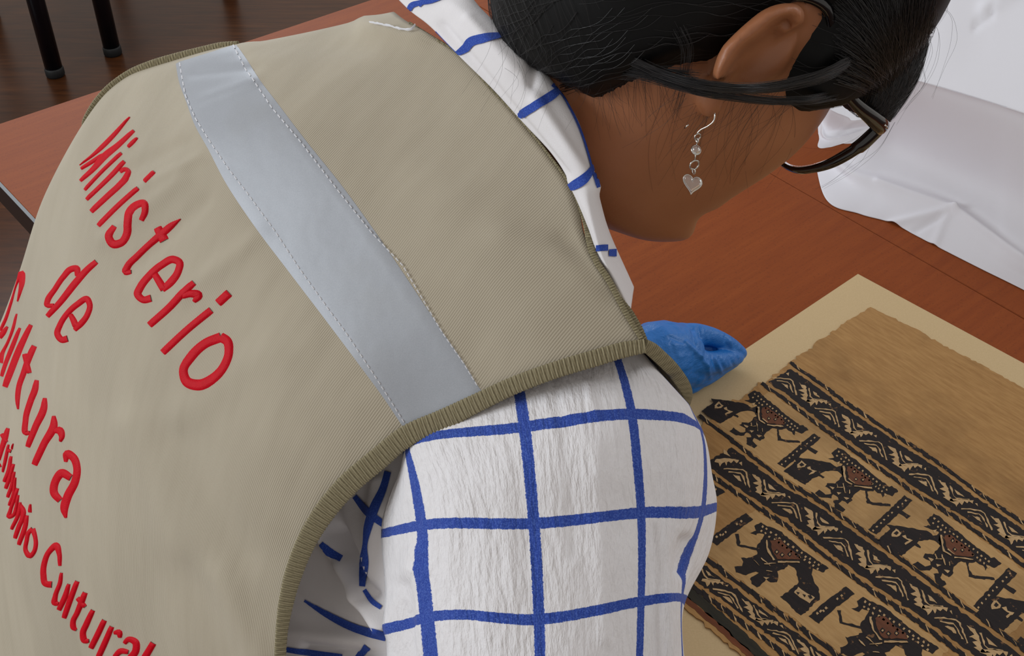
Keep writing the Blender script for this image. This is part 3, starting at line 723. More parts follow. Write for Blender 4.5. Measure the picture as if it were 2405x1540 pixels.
for sg in (-1, 1):
    a = hip+Sw*np.array([1, 1, 0])*sg*.085+np.array([-.02, 0, -.62]); s = MB(); fw = np.array([.8, .3, 0])
    s.tube(smooth_path([np.array([a[0], a[1], .036])-fw*.06, np.array([a[0], a[1], .04])+fw*.04, np.array([a[0], a[1], .028])+fw*.16, np.array([a[0], a[1], .022])+fw*.22], 14), np.interp(np.linspace(0, 1, 14), [0, .15, .5, .9, 1], [.02, .034, .036, .022, .01]), 16); s.build('shoe', M_TROUSER, person)
for sg in (-1, 1):
    e_ = MB(); e_.add(*blob(Hd(sg*.032, .010, .0735), .0115, 10)); e_.build('eye', M_EYE, person)

# ------------------------------------------------------------------ vest
vrows = [
 [(1512, 806, .615), (1428, 657, .618), (1374, 562, .625), (1342, 442, .632), (1222, 281, .65), (1085, 131, .676), (962, 55, .706), (925, 28, .745), (930, 40, .80)],
 [(1330, 862, .620), (1215, 690, .625), (1090, 510, .643), (990, 370, .665), (900, 240, .688), (830, 140, .715), (775, 85, .745), (745, 70, .775), (750, 90, .84)],
 [(1128, 942, .636), (1010, 740, .645), (860, 520, .668), (780, 415, .682), (700, 300, .702), (640, 215, .725), (585, 135, .758), (556, 103, .79), (570, 125, .86)],
 [(955, 1022, .652), (840, 850, .657), (690, 640, .682), (610, 525, .698), (540, 420, .716), (480, 310, .740), (435, 190, .785), (418, 138, .82), (435, 155, .88)],
 [(815, 1135, .662), (690, 930, .670), (550, 705, .700), (480, 600, .716), (415, 500, .736), (350, 390, .765), (300, 255, .815), (292, 182, .85), (320, 210, .91)],
 [(718, 1275, .668), (590, 1090, .680), (440, 865, .713), (370, 755, .733), (305, 640, .755), (248, 510, .782), (208, 370, .825), (203, 278, .86), (240, 300, .93)],
 [(672, 1410, .672), (520, 1225, .690), (360, 990, .728), (290, 880, .750), (225, 765, .775), (165, 635, .805), (122, 520, .850), (103, 462, .89), (150, 460, .96)],
 [(658, 1545, .680), (490, 1380, .697), (310, 1130, .743), (235, 1010, .768), (165, 890, .795), (100, 770, .830), (62, 690, .867), (45, 640, .91), (100, 640, .99)],
 [(660, 1700, .70), (470, 1530, .712), (250, 1280, .760), (165, 1150, .790), (90, 1020, .820), (30, 900, .860), (5, 820, .90), (-8, 780, .94), (60, 780, 1.02)],
 [(690, 1900, .73), (460, 1720, .737), (200, 1450, .785), (100, 1310, .815), (20, 1180, .85), (-45, 1060, .89), (-75, 980, .93), (-85, 930, .97), (10, 920, 1.05)],
 [(760, 2150, .78), (450, 1950, .777), (140, 1650, .825), (30, 1500, .855), (-60, 1370, .89), (-130, 1240, .94), (-160, 1150, .98), (-170, 1090, 1.02), (-60, 1080, 1.09)],
 [(830, 2420, .84), (430, 2230, .835), (20, 1920, .875), (-130, 1740, .905), (-240, 1560, .945), (-300, 1390, .99), (-320, 1280, 1.03), (-320, 1200, 1.07), (-190, 1190, 1.14)]]
for i_, r_ in enumerate(vrows):
    x_, y_, d_ = r_[-1]; r_.append((x_+120, y_+60, d_+.10) if i_ >= 5 else (x_+12, y_+24, d_+.05))
VG, VUV = loft(vrows, 150, 160)
uvs = VUV.copy(); uvs[..., 0] = VUV[..., 0]*.06; uvs[..., 1] = VUV[..., 1]*.052
vg_n = toward_cam(VG, grid_normals(VG))
# soft creases in the cloth (image pixels of each crease, depth of the wave in metres)
Dw = dirW((-.73, -.63, -.24)); Dw /= np.linalg.norm(Dw); oV = VG[44, 60]
s_c = (VG-oV)@Sw; d_c = (VG-oV)@Dw
uvs = np.stack([s_c-.186*d_c-np.where(d_c > 0, 2.2*d_c*d_c, 0), d_c], -1)
gx, gy, _ = PROJ(VG.reshape(-1, 3)); dz = np.zeros(len(gx))
for a, b, h, w_ in (((430, 420), (250, 560), .0022, 22), ((480, 470), (300, 640), -.0016, 20), ((470, 370), (330, 440), .0016, 14), ((440, 330), (300, 400), -.0012, 14),
                   ((600, 560), (420, 700), .0015, 24), ((310, 1000), (420, 1300), .003, 45), ((420, 1040), (560, 1300), -.003, 50), ((520, 1350), (600, 1540), .003, 40), ((430, 1330), (520, 1540), -.003, 45),
                   ((860, 60), (990, 90), .003, 22), ((1330, 560), (1440, 690), -.002, 26), ((1180, 560), (1420, 640), .0018, 40), ((620, 100), (860, 110), -.0012, 25), ((640, 820), (420, 980), .0015, 40), ((455, 175), (600, 160), -.0012, 9), ((470, 240), (600, 190), .0014, 12)):
    dz += h*np.exp(-(seg_d(gx, gy, a, b)/w_)**2)
VG = (VG.reshape(-1, 3)+vg_n.reshape(-1, 3)*dz[:, None]).reshape(VG.shape)
vest, VB = shell('vest', VG, uvs, M_VEST, person, .0016)
frows = [
 [(1512, 806, .617), (1490, 770, .618), (1462, 715, .620), (1430, 660, .621)],
 [(1545, 832, .640), (1500, 790, .645), (1470, 730, .650), (1440, 680, .655)],
 [(1575, 862, .665), (1515, 820, .675), (1480, 760, .69), (1440, 700, .70)],
 [(1600, 893, .690), (1530, 860, .705), (1480, 800, .73), (1430, 740, .75)],
 [(1615, 928, .718), (1530, 920, .74), (1470, 860, .77), (1410, 800, .79)],
 [(1560, 1030, .80), (1480, 1000, .81), (1400, 940, .83), (1340, 880, .85)]]
FG, FUV = loft(frows, 40, 24)
vf, _ = shell('vest_front', FG, FUV*np.array([.03, .03]), M_VEST, vest, .0016)

def tape(name, ctr, hwp_, mats, parent, thick=.0022, rib=.0021, n=9, vary=.22, nrm=None):
    """ribbed webbing swept along a curve (px,py,depth); half width in pixels; every rib is real relief"""
    pts = np.array([P(*c) for c in ctr]); L0 = np.concatenate([[0], np.cumsum(np.linalg.norm(np.diff(pts, axis=0), axis=1))])
    hwm = np.array([w_/FPX*c[2] for w_, c in zip(hwp_, ctr)])
    k = int(L0[-1]/rib*4); q = np.linspace(0, L0[-1], k); c = hermite(L0, pts, q); hw_ = np.interp(q, L0, hwm)
    T = np.gradient(c, axis=0); T /= np.linalg.norm(T, axis=1)[:, None]; v = []; uv = []
    for i in range(k):
        vw = CAMP-c[i] if nrm is None else nrm(c[i]); N = vw-T[i]*(vw@T[i]); N /= np.linalg.norm(N); B = np.cross(T[i], N)
        ph = 2*math.pi*q[i]/rib
        r = 1+.5*vary*math.sin(ph)
        for j in range(2*n):
            a = 2*math.pi*j/(2*n); cc, ss = math.cos(a), math.sin(a)
            x = np.sign(cc)*abs(cc)**.8; y = np.sign(ss)*abs(ss)**.6
            rr = .0004*math.sin(ph+1.6*x) if abs(cc) < .95 else .0006*math.sin(ph)
            v.append(c[i]+B*(x*hw_[i]*(1+.04*math.sin(ph)))+N*(y*(thick*.5)+ (rr if ss > 0 else 0))); uv.append((q[i], x*hw_[i]))
    f = grid_faces(k, 2*n, True)+[tuple(range(2*n))[::-1], tuple(range((k-1)*2*n, k*2*n))]
    return link(name, mesh(name, v, f, uv), mats, parent)
bc = [(1516, 812, .612), (1470, 820, .613), (1400, 840, .615), (1300, 870, .619), (1200, 908, .627), (1120, 946, .634), (1040, 985, .642), (955, 1024, .649), (885, 1080, .655), (815, 1140, .659), (760, 1205, .662), (718, 1275, .665), (690, 1345, .668), (672, 1415, .670), (662, 1480, .674), (658, 1545, .678), (660, 1640, .69)]
tape('armhole_binding', bc, [15, 17, 18, 18, 19, 20, 22, 23, 24, 24, 23, 21, 19, 16, 13, 12, 12], [M_BIND], vest)
bl_ = [(560, 104, .788), (520, 109, .795), (480, 119, .805), (420, 134, .818), (350, 155, .832), (300, 178, .845), (255, 212, .853), (225, 245, .858), (205, 275, .862), (196, 300, .88)]
tape('armhole_binding', bl_, [7, 9, 10, 10, 10, 10, 10, 9, 7, 4], [M_BIND], vest)
tape('armhole_binding', [(1513, 808, .613), (1530, 820, .626), (1548, 836, .640), (1578, 866, .665), (1602, 898, .690), (1614, 926, .718), (1606, 960, .75)], [12, 15, 15, 15, 14, 11, 9], [M_BIND], vest)
nb = [(1506, 795, .613), (1470, 735, .614), (1428, 655, .616), (1400, 612, .619), (1385, 570, .622), (1374, 520, .626), (1345, 444, .631), (1290, 365, .639), (1222, 281, .649), (1150, 205, .662), (1085, 131, .675), (1020, 90, .69), (962, 54, .705)]
tape('neckline_binding', nb, [5, 6, 7, 7, 7, 6, 4, 3, 3, 3, 3, 3, 3], [M_BIND], vest, thick=.0016, rib=.0016)
tape('seam_allowance', [(1384, 545, .622), (1392, 580, .623), (1398, 605, .624), (1404, 628, .628)], [5, 11, 12, 5], [M_BIND], vest, thick=.0014, rib=.0018)
tape('seam_allowance', [(1455, 700, .617), (1478, 735, .617), (1500, 775, .617), (1512, 798, .617)], [5, 9, 10, 8], [M_BIND], vest, thick=.0014, rib=.0018)
# reflective band
e1 = [(413, 150), (420, 190), (438, 240), (456, 290), (490, 352), (525, 420), (590, 520), (680, 640), (760, 745), (850, 865), (905, 940), (945, 1000)]
e2 = [(556, 106), (580, 140), (605, 180), (650, 240), (720, 332), (800, 432), (880, 542), (960, 660), (1040, 780), (1100, 868), (1122, 905), (1142, 932)]
E1 = smooth_path(e1, 140); E2 = smooth_path(e2, 140); bv = []; last = None
for i in range(140):
    for j in range(15):
        t_ = j/14; x, y = E1[i]*(1-t_)+E2[i]*t_; p, n_ = on_surf(VB, x, y, last); last = (p-CAMP)@FW
        bv.append(p+n_*(.0007 if 0 < j < 14 else .0001))
link('reflective_band', mesh('reflective_band', bv, grid_faces(140, 15)), M_REFL, vest)
def stitches(mb, pts, dash=9, gap=6, w_=3.0):
    pts = np.array(pts, float); L = np.concatenate([[0], np.cumsum(np.linalg.norm(np.diff(pts, axis=0), axis=1))]); q = 0
    while q+dash < L[-1]:
        a = [np.interp(q+t_, L, pts[:, 0]) for t_ in (0, dash/2, dash)]; b = [np.interp(q+t_, L, pts[:, 1]) for t_ in (0, dash/2, dash)]
        ribbon(mb, VB, [(x, y, w_) for x, y in zip(a, b)], .0004, .0009, 4, 4.0, curve=False); q += dash+gap
sm1 = MB()
stitches(sm1, [(424, 150), (437, 224), (461, 279), (495, 333), (540, 399), (582, 453), (649, 545), (703, 628), (770, 722), (813, 780), (890, 895), (951, 992)])
stitches(sm1, [(549, 108), (582, 170), (595, 187), (640, 254), (707, 333), (790, 441), (873, 545), (948, 624), (1000, 712), (1040, 780), (1090, 852), (1124, 908)])
so = sm1.build('stitching', M_STITCH, vest); so['kind'] = 'stuff'
th_ = MB(); ribbon(th_, VB, [(872, 57, 2.5), (920, 66, 2.5), (955, 74, 2.5), (972, 74, 2), (978, 64, 2)], .0008, .002, 4, 4); th_.build('loose_thread', M_STITCH, vest)
# embroidered lettering: strokes as (x, y, width) in crops of the photograph
def crop(o, s, st): return [(o[0]+x/s, o[1]+y/s, w_/s) for x, y, w_ in st]
C1, C2, C3, C4, C5, C6, C7, C8 = ((160, 260), 5.133), ((220, 440), 5.5), ((300, 620), 4.968), ((90, 590), 6.694), ((0, 620), 4.667), ((40, 900), 4.529), ((0, 980), 4.4), ((80, 1250), 5.31)
letters = [
 (C1, [[(142, 658, 8), (300, 540, 32), (400, 450, 52), (540, 310, 52), (745, 78, 18)], [(160, 700, 36), (300, 612, 46), (420, 530, 40)], [(150, 845, 44), (300, 710, 64), (450, 540, 90), (600, 420, 70), (795, 240, 44)]]),
 (C1, [[(203, 955, 40), (400, 745, 40), (645, 510, 44)], [(725, 440, 36), (780, 385, 46), (838, 328, 26)]]),
 (C1, [[(225, 1070, 50), (400, 905, 52), (560, 745, 58), (680, 610, 56)], [(630, 740, 40), (690, 705, 60), (725, 725, 62), (705, 800, 80), (620, 900, 76), (500, 1010, 74), (280, 1215, 66)]]),
 (C1, [[(365, 1385, 60), (600, 1150, 62), (845, 930, 62)], [(922, 855, 52), (1040, 735, 50)]]),
 (C2, [[(615, 425, 80), (665, 310, 90), (650, 205, 105), (560, 225, 105), (465, 320, 110), (440, 460, 112), (430, 600, 112), (360, 710, 110), (250, 730, 118), (197, 640, 110), (270, 500, 84)]]),
 (C2, [[(1125, 408, 14), (1010, 490, 90), (880, 600, 105), (700, 755, 92), (560, 890, 94), (445, 1010, 96), (415, 1090, 96), (490, 1090, 56)], [(825, 520, 120), (915, 690, 140)]]),
 (C2, [[(745, 1430, 110), (640, 1450, 100), (570, 1380, 108), (605, 1290, 108), (720, 1140, 104), (880, 1000, 104), (1030, 930, 108), (1110, 970, 104), (1095, 1080, 100), (1000, 1220, 110), (890, 1320, 90)], [(790, 1120, 90), (850, 1220, 105), (910, 1320, 110)]]),
 (C3, [[(255, 710, 92), (500, 490, 96), (640, 340, 96), (775, 215, 84)], [(640, 380, 60), (740, 345, 96), (825, 365, 110), (775, 440, 50)]]),
 (C3, [[(410, 1030, 92), (700, 760, 92), (975, 535, 96)], [(1055, 455, 110), (1185, 335, 112)]]),
 (C3, [[(1090, 850, 130), (900, 930, 120), (740, 1080, 122), (650, 1240, 112), (690, 1370, 130), (830, 1410, 142), (1000, 1330, 125), (1130, 1180, 110), (1180, 1020, 110), (1160, 900, 122), (1085, 850, 130)]]),
 (C4, [[(145, 1020, 90), (330, 820, 104), (600, 480, 120), (760, 300, 110), (915, 160, 100)], [(615, 390, 80), (605, 270, 110), (530, 275, 110), (400, 400, 92), (270, 590, 84), (150, 780, 92), (140, 845, 84), (250, 850, 70)]]),
 (C4, [[(465, 1370, 120), (370, 1390, 112), (305, 1300, 102), (345, 1160, 92), (450, 990, 94), (620, 830, 104), (770, 750, 104), (812, 830, 92), (770, 1010, 92), (680, 1130, 104), (575, 1235, 80)], [(510, 990, 70), (560, 1090, 100), (600, 1190, 110)]]),
 (C5, [[(195, 410, 14), (228, 290, 36), (245, 190, 66), (240, 100, 70), (200, 190, 22), (125, 430, 22), (60, 620, 30), (5, 730, 32)], [(85, 685, 26), (40, 750, 60), (-5, 800, 70)]]),
 (C5, [[(187, 545, 16), (150, 700, 26), (90, 860, 24), (30, 980, 42), (0, 1080, 80)], [(222, 700, 30), (150, 880, 46), (70, 1080, 42), (20, 1230, 38)]]),
 (C5, [[(342, 665, 50), (220, 920, 76), (110, 1200, 76), (55, 1345, 70)]]),
 (C5, [[(378, 895, 70), (320, 1030, 72), (260, 1200, 64), (215, 1330, 60), (198, 1450, 54), (201, 1590, 20)], [(272, 985, 56), (325, 1195, 56)]]),
 (C6, [[(212, -35, 50), (195, 60, 72), (150, 180, 70), (95, 390, 62), (105, 530, 56), (140, 520, 40)], [(298, 155, 44), (290, 250, 76), (200, 460, 76), (115, 675, 60)]]),
 (C6, [[(393, 345, 40), (395, 430, 84), (290, 640, 82), (185, 865, 76)], [(400, 510, 50), (450, 500, 90), (480, 560, 66), (464, 620, 26)]]),
 (C6, [[(520, 835, 40), (535, 750, 92), (600, 790, 92), (640, 900, 84), (620, 1040, 92), (540, 1200, 100), (505, 1330, 92), (522, 1430, 30)], [(575, 1005, 84), (475, 955, 100), (410, 1040, 92), (398, 1170, 92), (460, 1245, 80)]]),
 (C7, [[(85, 110, 40), (60, 200, 60), (20, 330, 50), (-10, 440, 40)], [(20, 170, 40), (70, 255, 44)], [(-8, 480, 30), (14, 510, 18)]]),
 (C7, [[(92, 280, 20), (65, 420, 32), (32, 565, 20)], [(75, 335, 40), (118, 352, 40)], [(140, 270, 8), (126, 330, 14)]]),
 (C7, [[(118, 400, 30), (90, 560, 42), (45, 665, 36)]]),
 (C7, [[(145, 480, 30), (105, 620, 36), (62, 735, 40)], [(152, 560, 26), (120, 720, 36), (82, 825, 36)], [(165, 620, 16), (140, 800, 32), (97, 910, 30)]]),
 (C7, [[(185, 730, 36), (150, 850, 34), (112, 960, 36), (98, 1025, 50), (140, 1010, 40), (170, 930, 30), (192, 800, 26)]]),
 (C7, [[(214, 875, 24), (200, 980, 38), (122, 1155, 34)], [(215, 900, 30), (245, 960, 50), (235, 1040, 52), (200, 1125, 50), (157, 1248, 44)]]),
 (C7, [[(285, 1010, 30), (270, 1100, 48), (197, 1315, 44)], [(318, 895, 16), (312, 980, 42)]]),
 (C7, [[(340, 1150, 60), (367, 1230, 42), (375, 1310, 42), (350, 1395, 46), (310, 1430, 60), (272, 1380, 46), (280, 1270, 42), (305, 1180, 48), (340, 1150, 58)]]),
 (C8, [[(325, 415, 44), (318, 260, 60), (280, 165, 92), (190, 240, 72), (135, 370, 72), (120, 520, 78), (150, 640, 84), (225, 650, 96)]]),
 (C8, [[(345, 500, 36), (330, 620, 52), (270, 790, 62), (265, 880, 80), (310, 890, 50)], [(437, 640, 44), (400, 770, 72), (312, 965, 70)]]),
 (C8, [[(542, 605, 66), (460, 820, 76), (375, 1065, 70)]]),
 (C8, [[(640, 745, 74), (600, 850, 82), (540, 1000, 72), (490, 1110, 72), (500, 1190, 70), (530, 1215, 40)], [(545, 815, 60), (640, 925, 60)]]),
 (C8, [[(737, 965, 66), (660, 1130, 82), (612, 1260, 82), (640, 1350, 80), (690, 1350, 50)], [(880, 1090, 76), (800, 1260, 82), (710, 1440, 80)]]),
 (C8, [[(972, 1170, 70), (900, 1340, 82), (800, 1560, 80)], [(1000, 1250, 50), (1065, 1245, 80), (1075, 1310, 46)]]),
 (C8, [[(1130, 1380, 60), (1170, 1335, 72), (1270, 1370, 92), (1270, 1470, 100), (1190, 1580, 100)], [(1180, 1490, 60), (1080, 1480, 82), (1005, 1550, 70)]]),
 (C8, [[(1490, 1375, 90), (1380, 1560, 100)]])]
for (o_, s_), strokes in letters:
    lb = MB()
    for st in strokes: ribbon(lb, VB, crop(o_, s_, st), .0008, .0003, 7, 3.0)
    lb.build('embroidered_letter', M_RED, vest)

# ------------------------------------------------------------------ shirt: side, sleeve, collar
shirt = empty('shirt'); shirt.parent = person
prow = [[(1020, 950, .692), (1075, 965, .680), (1135, 960, .668)], [(870, 1030, .710), (955, 1082, .690), (1012, 1100, .672)], [(758, 1143, .728), (847, 1188, .710), (918, 1205, .678)],
        [(680, 1268, .740), (797, 1310, .722), (914, 1320, .678)], [(640, 1396, .745), (777, 1430, .726), (917, 1440, .677)], [(625, 1540, .752), (777, 1540, .730), (922, 1540, .680)], [(625, 1760, .77), (777, 1760, .745), (930, 1760, .684)]]
PG, PUV = loft(prow, 110, 90)
gx, gy, _ = PROJ(PG.reshape(-1, 3)); dz = np.zeros(len(gx))
for a, b, h, w_ in (((755, 1245), (905, 1470), .008, 17), ((790, 1250), (875, 1395), -.007, 16), ((690, 1400), (900, 1520), -.003, 18), ((640, 1480), (860, 1500), .003, 18), ((770, 1130), (800, 1300), -.003, 20), ((890, 1130), (860, 1400), .004, 22), ((720, 1520), (920, 1545), -.004, 12)):
    dz += h*np.exp(-(seg_d(gx, gy, a, b)/w_)**2)
pn = toward_cam(PG, grid_normals(PG)); PG = (PG.reshape(-1, 3)+pn.reshape(-1, 3)*dz[:, None]).reshape(PG.shape)
side, SB = shell('side_panel', PG, PUV, M_WHITE, shirt, .001)
for st in ([(912, 1108, 16), (900, 1150, 18), (882, 1190, 22), (866, 1238, 19), (859, 1279, 11), (856, 1322, 22), (851, 1378, 14)], [(834, 1165, 12), (869, 1206, 18), (906, 1233, 15)], [(754, 1276, 10), (775, 1297, 18), (802, 1313, 16)],
           [(716, 1410, 6), (767, 1441, 16), (831, 1473, 21), (908, 1494, 20)], [(856, 1386, 10), (875, 1413, 12), (896, 1427, 11)], [(673, 1524, 12), (735, 1534, 14), (805, 1543, 12)], [(864, 1517, 18), (842, 1546, 16)]):
    sb = MB(); ribbon(sb, SB, st, 0, .0006, 4, 4.0, dome=False); sb.build('blue_stripe', M_BLUE, shirt)
srows = [
 [(990, 985, .70), (1010, 945, .69), (1200, 810, .668), (1430, 775, .652), (1518, 835, .672), (1552, 872, .715), (1520, 900, .77)],
 [(945, 1092, .672), (955, 1045, .655), (1232, 1002, .62), (1484, 972, .618), (1644, 1003, .66), (1656, 1030, .70), (1600, 1050, .77)],
 [(908, 1182, .676), (974, 1137, .641), (1244, 1115, .608), (1497, 1088, .612), (1657, 1085, .655), (1672, 1110, .70), (1620, 1120, .77)],
 [(895, 1252, .678), (990, 1233, .632), (1254, 1229, .603), (1506, 1204, .612), (1650, 1200, .65), (1682, 1190, .695), (1630, 1200, .77)],
 [(903, 1365, .673), (998, 1345, .627), (1261, 1340, .597), (1508, 1310, .606), (1616, 1318, .642), (1662, 1300, .68), (1600, 1320, .76)],
 [(907, 1478, .668), (1008, 1449, .622), (1266, 1454, .592), (1506, 1412, .602), (1602, 1404, .632), (1610, 1412, .67), (1560, 1420, .75)],
 [(910, 1680, .67), (1025, 1650, .62), (1270, 1665, .585), (1500, 1625, .597), (1605, 1600, .63), (1612, 1612, .67), (1560, 1620, .75)],
 [(915, 1900, .675), (1035, 1870, .622), (1275, 1880, .582), (1495, 1840, .595), (1600, 1810, .63), (1606, 1820, .67), (1560, 1830, .75)]]
rp_ = [-1, 0, .5, 1, 1.5, 2, 3, 4]; cp_ = [-.42, 0, 1, 2, 3, 3.35, 4.2]
SG, SUV = loft(srows, 170, 150, rp_, cp_)
gx, gy, _ = PROJ(SG.reshape(-1, 3)); dz = np.zeros(len(gx))
for a, b, h, w_ in (((985, 1340), (995, 1600), .0025, 22), ((950, 1380), (958, 1600), -.004, 24), ((975, 1300), (915, 1470), .0025, 24), ((1380, 900), (1400, 980), .0012, 9), ((1300, 880), (1320, 980), -.001, 10), ((1560, 1240), (1570, 1540), .0016, 12), ((1540, 1240), (1548, 1540), -.0014, 10),
                   ((1500, 880), (1600, 960), .002, 18), ((1610, 1270), (1600, 1340), -.004, 14), ((1180, 1100), (1210, 1400), .0012, 26), ((1400, 1050), (1420, 1500), .0012, 20), ((1090, 1250), (1110, 1540), -.0012, 26), ((1330, 1000), (1350, 1300), -.001, 18), ((1580, 1020), (1600, 1180), .0016, 14)):
    dz += h*np.exp(-(seg_d(gx, gy, a, b)/w_)**2)
sn = toward_cam(SG, grid_normals(SG)); SG = (SG.reshape(-1, 3)+sn.reshape(-1, 3)*dz[:, None]).reshape(SG.shape)
slv, SLB = shell('sleeve', SG, SUV, M_CHECK, shirt, .001)
# far sleeve on the reaching arm (hidden behind the body from here)
pl = smooth_path([Lsh+np.array([.02, 0, .02]), (Lsh+Lel)/2, Lel, Lel*.55+Lwr*.45, Lel*.12+Lwr*.88], 60); rl = np.interp(np.linspace(0, 1, 60), [0, .3, .5, 1], [.062, .058, .054, .036])
v_, f_ = tube(pl, rl, 40); uv_ = [((j/40)*5, (i/59)*5+.4) for i in range(60) for j in range(40)]
link('sleeve', mesh('sleeve', v_, f_[:-2], uv_), M_CHECK, shirt)
crow = [
 [(880, -60, .74), (955, 18, .708), (1010, 62, .690), (1080, 134, .668), (1150, 207, .655), (1220, 287, .645), (1290, 367, .635), (1340, 442, .626), (1380, 532, .621), (1408, 612, .622), (1442, 672, .624), (1480, 744, .630)],
 [(900, -80, .725), (985, 0, .700), (1045, 40, .680), (1105, 100, .660), (1165, 170, .647), (1232, 250, .637), (1298, 340, .628), (1350, 430, .620), (1386, 522, .615), (1414, 600, .616), (1448, 660, .620), (1482, 725, .628)],
 [(930, -100, .718), (1030, -25, .695), (1085, 20, .672), (1145, 80, .654), (1200, 135, .642), (1262, 215, .634), (1320, 305, .626), (1370, 410, .619), (1398, 510, .616), (1424, 585, .620), (1462, 645, .628), (1486, 695, .636)],
 [(960, -120, .725), (1075, -40, .700), (1130, 20, .680), (1188, 75, .664), (1247, 128, .652), (1308, 205, .642), (1356, 280, .636), (1388, 375, .630), (1410, 470, .629), (1432, 545, .634), (1476, 645, .642), (1488, 672, .648)],
 [(975, -100, .76), (1070, -20, .735), (1125, 40, .712), (1180, 95, .694), (1236, 150, .682), (1294, 225, .672), (1340, 300, .666), (1370, 390, .660), (1392, 480, .660), (1414, 560, .664), (1456, 655, .670), (1472, 690, .672)]]
CG, CUV = loft(crow, 40, 150)
gx, gy, _ = PROJ(CG.reshape(-1, 3)); dz = np.zeros(len(gx))
for a, b, h, w_ in (((1040, 60), (1330, 410), -.0022, 11), ((1255, 140), (1245, 215), -.003, 14), ((1245, 215), (1395, 440), .0024, 14), ((1100, 45), (1200, 160), .0012, 14)):
    dz += h*np.exp(-(seg_d(gx, gy, a, b)/w_)**2)
cn = toward_cam(CG, grid_normals(CG)); CG = (CG.reshape(-1, 3)+cn.reshape(-1, 3)*dz[:, None]).reshape(CG.shape)
colr, CB = shell('collar', CG, CUV*.05, M_WHITE, shirt, .0014)
for st in ([(960, 30, 10), (968, 14, 14), (985, 8, 12), (1010, 4, 12), (1048, -10, 12)], [(985, 14, 10), (1000, 2, 10), (1030, -8, 10)], [(1070, 130, 10), (1094, 114, 20), (1106, 100, 22), (1140, 90, 20), (1186, 83, 10)], [(1220, 276, 14), (1228, 262, 12)], [(1226, 268, 20), (1262, 246, 20), (1300, 222, 20), (1312, 212, 16)],
           [(1296, 200, 8), (1316, 214, 12), (1342, 255, 13), (1364, 300, 14), (1384, 360, 14), (1394, 400, 12), (1404, 440, 8)], [(1338, 440, 16), (1352, 434, 22), (1372, 420, 22), (1386, 402, 14), (1392, 388, 8)], [(1402, 582, 14), (1426, 582, 15)], [(1428, 594, 16), (1446, 594, 18)], [(1474, 735, 8), (1482, 735, 8)]):
    cb = MB(); ribbon(cb, CB, st, 0, .0006, 4, 4.0, dome=False); cb.build('blue_stripe', M_BLUE, shirt)
# body of the shirt that closes the neckline and the underside of the torso
tv2 = []
for i in range(28):
    s_ = Sw-TT[i]*(Sw@TT[i]); s_ /= np.linalg.norm(s_); n_ = np.cross(TT[i], s_)
    for j in range(32):
        a = 2*math.pi*j/32; tv2.append(tp[i]+s_*(hwp[i]+.006)*math.cos(a)+n_*(dpp[i]+.006)*math.sin(a))
uv_ = [((j/32)*8, i*.35) for i in range(28) for j in range(32)]
link('shirt_body', mesh('shirt_body', tv2, grid_faces(28, 32, True), uv_), M_CHECK, shirt)
DS = 1.05
# ------------------------------------------------------------------ hair
def smoothstep(x): x = np.clip(x, 0, 1); return x*x*(3-2*x)
deg = np.degrees(np.arccos(np.cos(TH)))
hl = np.interp(deg, [0, 30, 45, 55, 70, 82, 87, 93, 98, 112, 125, 140, 180], [.072, .066, .026, .0, -.010, -.012, .03, .03, -.016, -.030, -.045, -.064, -.070])
full = np.interp(deg, [0, 40, 60, 75, 85, 100, 120, 180], [.012, .014, .014, .011, .006, .007, .013, .024])
wgt = smoothstep((H-hl)/.022); offs = np.where(H < hl-.002, -.004, -.002+wgt*(full+.002))
cen_ = np.stack([np.zeros_like(Rv), np.full_like(H, .02), np.zeros_like(Rv)], -1)
loc = np.stack([Rv, H, Fv], -1); dr = loc-cen_; dr /= np.linalg.norm(dr, axis=2)[..., None]
loc2 = loc+dr*offs[..., None]
HS = Hd(loc2[..., 0], loc2[..., 1], loc2[..., 2])
hm = link('hair', mesh('hair', HS.reshape(-1, 3), grid_faces(NH, NTH, True)+[tuple(range(NTH))[::-1], tuple(range((NH-1)*NTH, NH*NTH))]), M_HAIRMASS, person)
# swept fringe that hangs over the temple
fr = [[(2150, -90, .66), (2150, 20, .655), (2140, 90, .65), (2118, 165, .645), (2092, 225, .64), (2064, 280, .632)],
      [(2197, -90, .61), (2190, 15, .606), (2178, 90, .604), (2154, 175, .602), (2124, 232, .602), (2084, 286, .600)],
      [(2120, -90, .565), (2112, 15, .568), (2104, 95, .570), (2086, 175, .575), (2066, 236, .580), (2050, 286, .588)],
      [(1990, -90, .552), (1985, 15, .555), (1982, 95, .560), (1988, 170, .567), (2000, 228, .575), (2022, 272, .586)],
      [(1890, -90, .556), (1890, 15, .560), (1896, 95, .566), (1915, 165, .574), (1950, 218, .584), (1988, 256, .592)],
      [(1880, -90, .60), (1880, 15, .60), (1888, 95, .60), (1908, 160, .602), (1945, 212, .606), (1984, 252, .605)]]
FRG, FRU = loft(fr, 60, 60)
shell('hair_fringe', FRG, FRU, M_HAIRMASS, hm, .004)
FRB = BVHTree.FromPolygons([tuple(p) for p in FRG.reshape(-1, 3)], grid_faces(60, 60))
strands = []; radii = []
rs = np.random.RandomState(5)
def strand(pts, r, n=12):
    s = smooth_path(np.array(pts, float), n); strands.append(s); radii.append(np.linspace(r, r*.5, n))
